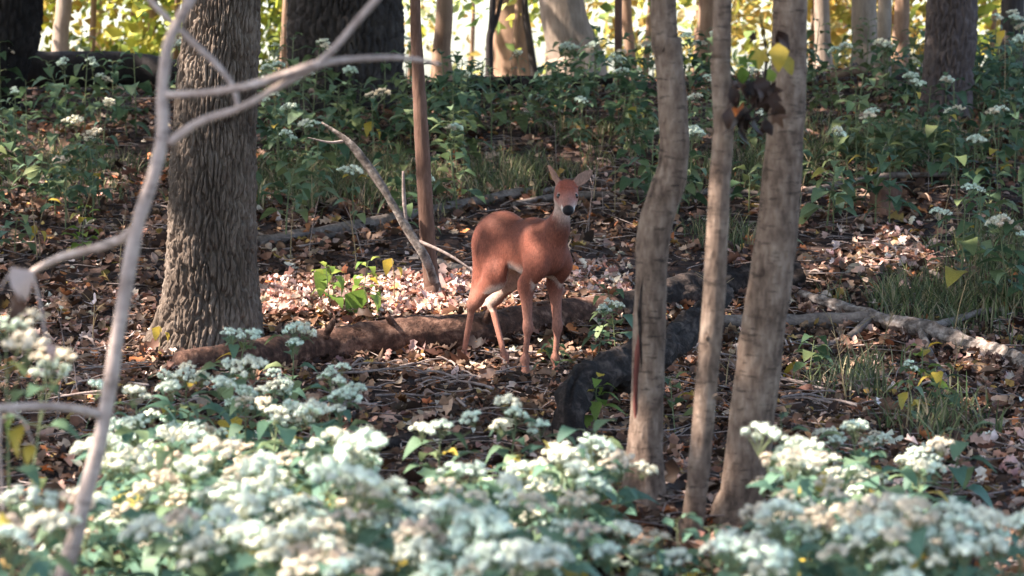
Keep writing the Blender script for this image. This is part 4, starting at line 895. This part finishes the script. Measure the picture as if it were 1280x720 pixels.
# leaves hanging on the thinnest slim trunk
r = random.Random(8)
tb = P(902, 165, 8.5)
add_part(slim2, sb2, 'leafy_twig', 'dark_log', [tb, P(925, 150, 8.42), P(950, 120, 8.4), P(958, 70, 8.4), P(950, 20, 8.4)], [.008, .007, .006, .005, .002], 7)
add_part(slim2, sb2, 'leafy_twig', 'dark_log', [P(925, 150, 8.42), P(945, 148, 8.35), P(972, 140, 8.3)], [.005, .004, .002], 6)
for k in range(-14, 26):
    t_ = r.random()
    if k < 13: px_, py_, mt = r.uniform(910, 972), r.uniform(95, 150), 'dead'
    elif k < 18: px_, py_, mt = r.uniform(915, 965), r.uniform(60, 90), 'bright'
    elif k < 21: px_, py_, mt = r.uniform(945, 985), r.uniform(40, 70), 'yellow'
    elif k < 24: px_, py_, mt = r.uniform(935, 975), r.uniform(32, 50), 'dead'
    else: px_, py_, mt = r.uniform(912, 930), r.uniform(125, 140), 'orange'
    c = P(px_, py_, 8.4 + r.uniform(-.06, .08)) - sb2
    obj('leaf', (LEAF if k % 3 else MAPLE)[mt][r.randrange(3)], slim2, mtx=Matrix.Translation(c) @ rotm(r.uniform(0, 6.28), r.uniform(-1.9, -1.1), r.uniform(-.5, .5)) @ Matrix.Scale(r.uniform(.06, .10), 4))
for px_, py_, mt, L in ((14, 335, 'pink', .10), (5, 370, 'dead', .10), (22, 365, 'dead', .08), (58, 430, 'pink', .05), (30, 532, 'yellow', .08), (18, 520, 'bright', .08), (42, 556, 'yellow', .05), (3, 640, 'yellow', .07)):
    c = P(px_, py_, 5.8)
    obj('leaf', LEAF[mt][1], ns, mtx=Matrix.Translation(c - cb0) @ rotm(2.6 + px_, -1.2, .4) @ Matrix.Scale(L, 4))
for pts_ in ([(0, 510), (14, 515), (30, 528), (42, 556)], [(40, 340), (25, 338), (10, 345), (0, 365)], [(40, 340), (50, 380), (58, 428)], [(0, 512), (0, 570), (4, 640)]):
    nb('leaf_stalk', pts_, [4, 3.5, 3, 2][:len(pts_)], [-.15] * len(pts_), 6)

# ------------------------------------------------------------------ the deer: one continuous skin from a smooth-blended distance field
def build_deer():
    h = 0.0055; lo = np.array([-.56, -.30, -.04]); hi = np.array([.78, .34, 1.30])
    dims = np.ceil((hi - lo) / h).astype(int); D = np.full(dims, .08, np.float32)
    ax = [lo[k] + h * np.arange(dims[k]) for k in range(3)]
    def box(mn, mx, pad):
        s = []
        for k in range(3):
            a = max(0, int((mn[k] - pad - lo[k]) / h)); b = min(dims[k], int((mx[k] + pad - lo[k]) / h) + 2); s.append(slice(a, b))
        return tuple(s), np.meshgrid(*[ax[k][s[k]] for k in range(3)], indexing='ij')
    def blend(s, d, k):
        a = D[s]; hh_ = np.maximum(k - np.abs(a - d), 0) / k; D[s] = np.minimum(a, d) - hh_ * hh_ * k * .25
    def cone(a, b, r1, r2, k=.04, sy=1.0):                   # tapered limb, sy < 1 flattens it sideways
        a = np.array(a, float); b = np.array(b, float); mx_ = max(r1, r2)
        s, g = box(np.minimum(a, b), np.maximum(a, b), mx_ + k + .02)
        p = [g[0] - a[0], (g[1] - a[1]) / sy, g[2] - a[2]]; ba = np.array([b[0] - a[0], (b[1] - a[1]) / sy, b[2] - a[2]])
        t = np.clip((p[0] * ba[0] + p[1] * ba[1] + p[2] * ba[2]) / (ba @ ba + 1e-9), 0, 1)
        d = np.sqrt((p[0] - t * ba[0]) ** 2 + (p[1] - t * ba[1]) ** 2 + (p[2] - t * ba[2]) ** 2) - (r1 + (r2 - r1) * t)
        blend(s, (d * (sy if sy < 1 else 1)).astype(np.float32), k)
    # trunk of the body
    cone((-.15, 0, .70), (.04, 0, .685), .128, .110, .05, .68)
    cone((.04, 0, .685), (.22, 0, .665), .110, .124, .05, .68)
    cone((-.20, 0, .715), (-.12, 0, .72), .100, .120, .06, .72)
    cone((-.02, 0, .675), (.12, 0, .635), .085, .105, .05, .74)            # belly, tucked towards the flank
    cone((.24, 0, .635), (.31, 0, .635), .092, .068, .05, .74)            # brisket
    cone((.16, 0, .735), (.27, 0, .735), .085, .08, .06, .7)             # withers
    # neck
    cone((.27, 0, .67), (.37, -.005, .785), .076, .050, .06, .72)
    cone((.37, -.005, .785), (.425, -.01, .92), .052, .040, .05, .85)
    # head
    H = np.array([.455, -.015, .968]); hd = np.array([.73, -.47, -.50]); hd /= np.linalg.norm(hd)
    sdv = np.cross([0, 0, 1], hd); sdv /= np.linalg.norm(sdv); upv = np.cross(hd, sdv)
    cone(H - hd * .02, H + hd * .045, .052, .045, .03)
    cone(H + hd * .03 + upv * .006, H + hd * .125, .041, .027, .025)
    cone(H + hd * .11, H + hd * .165, .031, .0265, .02)
    cone(H + hd * .02 - upv * .022, H + hd * .13 - upv * .016, .040, .022, .03)     # jaw
    for s_ in (1, -1):
        cone(H + hd * .03 + upv * .028 + sdv * s_ * .030, H + hd * .065 + upv * .018 + sdv * s_ * .031, .016, .013, .02)   # brow
        cone(H + hd * .015 - upv * .01 + sdv * s_ * .022, H + hd * .06 - upv * .015 + sdv * s_ * .020, .03, .022, .03)      # cheek
    cone(H - hd * .035, np.array([.43, -.01, .935]), .046, .045, .04)
    # ears: thin cupped blades
    ears = []
    W2L = np.array([[.57, -.82, 0], [.82, .57, 0], [0, 0, 1]]); W2L[:2] /= np.linalg.norm(W2L[0])
    def ear(base, axw, nrmw, L, wd):
        a = W2L @ np.array(axw, float); a /= np.linalg.norm(a); nn = W2L @ np.array(nrmw, float); nn -= a * (nn @ a); nn /= np.linalg.norm(nn); ww = np.cross(nn, a)
        c = base + a * L * .5; s, g = box(c - L * .65, c + L * .65, .02)
        q_ = [g[k] - base[k] for k in range(3)]; t = sum(q_[k] * a[k] for k in range(3)) / L; v = sum(q_[k] * ww[k] for k in range(3)); z = sum(q_[k] * nn[k] for k in range(3))
        tt = np.clip(t, 0, 1); half = wd * np.interp(tt, [0, .15, .45, .75, 1], [.45, .75, 1, .7, .12])
        z0 = z - 9.0 * v * v + .006
        d = np.maximum(np.maximum(np.abs(z0) - .0065, np.abs(v) - half), np.maximum(-t * L - .015, (t - 1) * L))
        blend(s, d.astype(np.float32), .012); ears.append((base, a, nn, L))
    ear(H + sdv * .034 + upv * .035 - hd * .015, (.78, .20, .62), (.15, -1, .25), .130, .031)
    ear(H - sdv * .034 + upv * .035 - hd * .015, (-.45, .45, .72), (-.98, -.25, .1), .135, .026)
    # tail
    cone((-.325, 0, .74), (-.365, 0, .61), .028, .02, .03, .9)
    # legs: hip or shoulder, knee or elbow, hock or wrist, fetlock, hoof
    zh = -.035
    def hoof(f, z, yaw=0):
        for s_ in (1, -1): cone((f[0] - .012, f[1] + s_ * .010, z + .035), (f[0] + .034, f[1] + s_ * .012, z + .012), .016, .012, .008)
        cone((f[0] - .03, f[1], z + .06), (f[0] - .038, f[1], z + .05), .009, .006, .01)
    def hind(y, st, hk, ft, z):
        cone((-.165, y * .68, .69), st, .110, .066, .05, .52)
        cone(st, (hk[0] * .8 + st[0] * .2, hk[1], hk[2] * .8 + st[2] * .2), .064, .028, .035, .66)
        cone((-.215, y * .75, .65), (hk[0] + .012, hk[1], hk[2] + .06), .074, .022, .05, .55)      # hamstring to the point of the hock
        cone((hk[0] * .8 + st[0] * .2, hk[1], hk[2] * .8 + st[2] * .2), hk, .034, .027, .03, .85)
        cone((hk[0] - .018, hk[1], hk[2] + .02), hk, .017, .02, .02)
        fl = (ft[0] - .016, ft[1], z + .105)
        cone(hk, fl, .0205, .0155, .02, .85); cone(fl, fl, .0225, .0225, .02); cone(fl, (ft[0] + .004, ft[1], z + .04), .02, .017, .015); hoof(ft, z)
    hind(-.085, (-.06, -.098, .52), (-.295, -.088, .345), (-.37, -.085), zh)
    hind(.085, (-.09, .098, .53), (-.37, .085, .345), (-.22, .08), zh)
    def fore(y, el, kn, ft, z):
        cone((.235, y * .68, .72), (.285, y * .88, .595), .066, .056, .045, .55)
        cone((.285, y * .88, .595), el, .056, .047, .04, .6)
        cone(el, kn, .042, .0235, .03, .8); cone(kn, (kn[0], kn[1], kn[2] - .02), .027, .023, .02, .9)
        fl = (ft[0] - .012, ft[1], z + .10)
        cone((kn[0], kn[1], kn[2] - .02), fl, .0185, .0150, .02, .9); cone(fl, fl, .0215, .0215, .02); cone(fl, (ft[0] + .004, ft[1], z + .04), .019, .016, .015); hoof(ft, z)
    fore(-.09, (.20, -.088, .485), (.215, -.085, .275), (.20, -.085), 0)
    fore(.09, (.21, .088, .485), (.24, .085, .275), (.236, .082), 0)
    # surface nets
    s = D < 0; n = D.shape
    c = np.zeros((n[0] - 1, n[1] - 1, n[2] - 1), np.int8)
    for a in (0, 1):
        for b in (0, 1):
            for e in (0, 1): c += s[a:n[0] - 1 + a, b:n[1] - 1 + b, e:n[2] - 1 + e]
    act = (c > 0) & (c < 8); idx = np.full(act.shape, -1, np.int64); ijk = np.argwhere(act); idx[act] = np.arange(len(ijk))
    acc = np.zeros((len(ijk), 3)); cnt = np.zeros(len(ijk))
    corners = [np.array(v) for v in ((0, 0, 0), (1, 0, 0), (0, 1, 0), (1, 1, 0), (0, 0, 1), (1, 0, 1), (0, 1, 1), (1, 1, 1))]
    for a in corners:
        for b in corners:
            if (b - a).sum() == 1 and (b - a).min() == 0:
                pa = ijk + a; pb = ijk + b; da = D[tuple(pa.T)]; db = D[tuple(pb.T)]; m = (da < 0) != (db < 0)
                t = np.where(m, da / (da - db + 1e-12), 0); acc += np.where(m[:, None], pa + t[:, None] * (pb - pa), 0); cnt += m
    V = lo + h * (acc / cnt[:, None]); quads = []
    for k in range(3):
        e = np.eye(3, dtype=int)[k]; u, v = [np.eye(3, dtype=int)[m] for m in ((k + 1) % 3, (k + 2) % 3)]
        sl0 = tuple(slice(0, n[m] - e[m]) for m in range(3)); sl1 = tuple(slice(e[m], n[m]) for m in range(3))
        cr = np.argwhere(s[sl0] != s[sl1]); cr = cr[(cr.min(1) > 0) & (cr[:, 0] < n[0] - 1) & (cr[:, 1] < n[1] - 1) & (cr[:, 2] < n[2] - 1)]
        q_ = np.stack([idx[tuple((cr - u - v).T)], idx[tuple((cr - v).T)], idx[tuple(cr.T)], idx[tuple((cr - u).T)]], 1)
        fl = s[tuple(cr.T)]; q_[~fl] = q_[~fl][:, ::-1]; quads.append(q_)
    Q = np.vstack(quads); Q = Q[(Q >= 0).all(1)]
    # smooth a little, then the coat's own colouring
    for _ in range(2):
        A = np.zeros_like(V); w = np.zeros(len(V))
        for a in range(4): np.add.at(A, Q[:, a], V[Q[:, (a + 1) % 4]] + V[Q[:, (a + 3) % 4]]); np.add.at(w, Q[:, a], 2)
        V = V * .5 + .5 * A / w[:, None]
    fn = np.cross(V[Q[:, 2]] - V[Q[:, 0]], V[Q[:, 3]] - V[Q[:, 1]]); N_ = np.zeros_like(V)
    for a in range(4): np.add.at(N_, Q[:, a], fn)
    N_ /= np.linalg.norm(N_, axis=1)[:, None] + 1e-12
    x, y, z = V.T
    coat = np.array([.20, .062, .039]); rump = np.array([.105, .036, .024]); cream = np.array([.66, .52, .44]); pinkw = np.array([.36, .175, .125]); dark = np.array([.012, .009, .010])
    nz = vnoise(x * 9, y * 9, z * 9, s=4) * .5 + vnoise(x * 26, y * 26, z * 14, s=5) * .3 + vnoise(x * 80, y * 80, z * 40, s=6) * .3
    C = coat[None] * (1 + .5 * nz)[:, None]
    def mix(w, c_):
        nonlocal C; w = np.clip(w, 0, 1)[:, None]; C = C * (1 - w) + np.array(c_)[None] * w
    mix(.75 * sstep(.70, .82, z) * (1 - sstep(.80, .86, z) * (x > .2)), rump)                                          # darker back
    mix(.55 * (1 - sstep(.30, .52, z)), pinkw)                                              # paler legs
    mix(.9 * sstep(.25, .75, -N_[:, 2]) * (z > .42) * (z < .66) * (x < .28), cream)          # belly
    inner = np.where(np.abs(y) > .02, -np.sign(y) * N_[:, 1], 0)
    mix(.6 * sstep(.3, .9, inner) * (z > .3) * (z < .56) * (x < .1), cream)
    mix(.8 * sstep(.35, .85, -N_[:, 0]) * (x < -.16) * (z > .28) * (z < .66), cream)         # pale edge behind the thighs
    mix(.85 * (x < -.33) * (z < .72) * (z > .55), cream)
    rel = V - H[None]; tH = rel @ hd; uH = rel @ upv; sH = rel @ sdv; ishead = (z > .825) & (x > .38)
    mix(.5 * ishead * (tH > -.03) * (tH < .1) * sstep(.0, .04, uH), (.30, .075, .05))        # red forehead
    mix(.75 * ishead * sstep(.035, .10, tH) * (1 - .4 * sstep(.0, .03, uH)), (.40, .22, .185))  # paler muzzle
    mix(.6 * sstep(.82, .885, z) * (x > .38) * (1 - sstep(-.04, .0, uH)) * sstep(-.03, .02, tH), cream)                   # chin and throat patch
    mix(.4 * sstep(.2, 1.0, N_[:, 0]) * sstep(.77, .87, z) * (1 - sstep(.90, .94, z)) * (x > .34), cream)
    mix(.9 * ishead * (tH > .128) * (tH < .155) * (uH < .012), (.70, .62, .56))              # white ring
    for s_ in (1, -1):
        e = rel - (hd * .055 + upv * .018 + sdv * s_ * .040)[None]; mix(.8 * sstep(.022, .015, np.linalg.norm(e, axis=1)), (.40, .27, .22))
    mix(1.0 * sstep(.150, .160, tH) * ishead * (uH > -.016), dark)                           # nose
    for base, a, nn, L in ears:
        q_ = V - base[None]; t = q_ @ a / L; on = (t > .12) & (t < 1.1) & (np.linalg.norm(q_ - (q_ @ a)[:, None] * a[None], axis=1) < .05)
        mix(.75 * on * sstep(0, .4, N_ @ nn), (.27, .18, .14)); mix(.7 * on * sstep(.2, -.4, N_ @ nn), (.22, .12, .09))
    lowz = np.where(x < 0, zh, 0.0); mix(1.0 * sstep(.042, .03, z - lowz), dark)             # hooves
    return V, Q, C, H, hd, sdv, upv
V, Q, C, H, hd, sdv, upv = build_deer()
def coat_mat():
    m, n, N, L, b = new_mat('deer_coat')
    at = N.new('ShaderNodeAttribute'); at.attribute_name = 'Col'
    tc = N.new('ShaderNodeTexCoord'); mp = N.new('ShaderNodeMapping'); mp.inputs['Scale'].default_value = (1, 1, .35); L.new(tc.outputs['Object'], mp.inputs[0])
    nz = N.new('ShaderNodeTexNoise'); nz.inputs['Scale'].default_value = 170; nz.inputs['Detail'].default_value = 5; L.new(mp.outputs[0], nz.inputs['Vector'])
    hs = N.new('ShaderNodeHueSaturation'); mr = N.new('ShaderNodeMapRange'); mr.inputs['From Min'].default_value = .3; mr.inputs['From Max'].default_value = .7; mr.inputs['To Min'].default_value = .72; mr.inputs['To Max'].default_value = 1.3
    L.new(nz.outputs[0], mr.inputs[0]); L.new(mr.outputs[0], hs.inputs['Value']); L.new(at.outputs['Color'], hs.inputs['Color']); L.new(hs.outputs[0], b.inputs['Base Color'])
    b.inputs['Roughness'].default_value = .7; b.inputs['Specular IOR Level'].default_value = .2; b.inputs['Sheen Weight'].default_value = .04; b.inputs['Sheen Roughness'].default_value = .4
    bp = N.new('ShaderNodeBump'); bp.inputs['Strength'].default_value = .35; bp.inputs['Distance'].default_value = .006; L.new(nz.outputs[0], bp.inputs['Height']); L.new(bp.outputs[0], b.inputs['Normal']); return m
dc = G(650, 463); DX, DY = P(647, 460, 13.76)[0], 13.76
deer = thing('deer', 'reddish brown doe standing before the log with her head turned to the viewer', 'deer', (DX, DY, gz(DX + .2, DY - .17) - .005), math.atan2(-.82, .57), None, 1.09)
obj('body', mesh_np('body', V, Q, coat_mat(), np.clip(C, 0, 1)), deer)
eye_m, _, _, _, eb = new_mat('deer_eye'); eb.inputs['Base Color'].default_value = (.010, .007, .006, 1); eb.inputs['Roughness'].default_value = .12
for s_ in (1, -1):
    ev = ICO_V
    c = H + hd * .062 + upv * .020 + sdv * s_ * .0405
    u_, v_ = np.meshgrid(np.linspace(0, math.pi, 9), np.arange(14) / 14 * 2 * math.pi, indexing='ij')
    Vs = np.stack([np.sin(u_) * np.cos(v_), np.sin(u_) * np.sin(v_), np.cos(u_)], -1).reshape(-1, 3) * .0145 + c
    ii, jj = np.meshgrid(np.arange(8), np.arange(14), indexing='ij'); jn = (jj + 1) % 14
    obj('eye', mesh_np('eye', Vs, np.stack([ii * 14 + jj, (ii + 1) * 14 + jj, (ii + 1) * 14 + jn, ii * 14 + jn], -1).reshape(-1, 4), eye_m), deer)

# short hairs of the coat, lying back and down along the body
def fur():
    r = np.random.default_rng(3)
    tri = np.vstack([Q[:, [0, 1, 2]], Q[:, [0, 2, 3]]]); a, b, c = V[tri[:, 0]], V[tri[:, 1]], V[tri[:, 2]]
    nn = np.cross(b - a, c - a); area = np.linalg.norm(nn, axis=1); n = 60000; k = r.choice(len(tri), n, p=area / area.sum())
    u, v = r.random((2, n)); sw = u + v > 1; u[sw], v[sw] = 1 - u[sw], 1 - v[sw]
    p = a[k] + (b - a)[k] * u[:, None] + (c - a)[k] * v[:, None]; N_ = nn[k] / (area[k][:, None] + 1e-12)
    cen = V.mean(0); col = np.clip(C, 0, 1)[tri[k, 0]]
    ok = (col.sum(1) > .12) & (p[:, 2] > .05); p, N_, col = p[ok], N_[ok], col[ok]; n = len(p)
    fl = np.where((p[:, 2] > .5)[:, None], np.array([-.8, 0, -.6]), np.array([-.15, 0, -1.])) + r.normal(0, .22, (n, 3))
    hdm = (p[:, 2] > .86) & (p[:, 0] > .36); fl[hdm] = -hd + r.normal(0, .2, (int(hdm.sum()), 3))
    fl -= N_ * (fl * N_).sum(1)[:, None]; fl /= np.linalg.norm(fl, axis=1)[:, None] + 1e-9
    L = np.where(hdm, .006, np.where(p[:, 2] < .45, .008, .016)) * r.uniform(.7, 1.3, n); s_ = np.cross(N_, fl) * .0011
    d = fl * .98 + N_ * .13
    Vh = np.stack([p - s_ - N_ * .001, p + s_ - N_ * .001, p + d * L[:, None]], 1).reshape(-1, 3)
    ch = np.repeat(np.clip(col * np.exp(r.normal(0, .2, (n, 1))), 0, .9), 3, axis=0)
    return mesh_np('fur', Vh, np.arange(n * 3).reshape(-1, 3), bpy.data.materials['deer_coat'], ch)
obj('fur', fur(), deer)

# pieces that belong to one part of their thing hang under that part
for root in (slim1, slim2, slim3):
    trunk = [c for c in root.children if c.name.startswith('trunk')][0]
    twg = [c for c in root.children if c.name.startswith('leafy_twig')]
    for c in list(root.children):
        if c.name.startswith(('bark_scar', 'twig_stub')): c.parent = trunk
        if c.name.startswith('leaf.') or c.name == 'leaf': c.parent = twg[0]
stem_ = [c for c in le.children if c.name.startswith('stem')][0]
for c in list(le.children):
    if c.name.startswith('side_branch'): c.parent = stem_
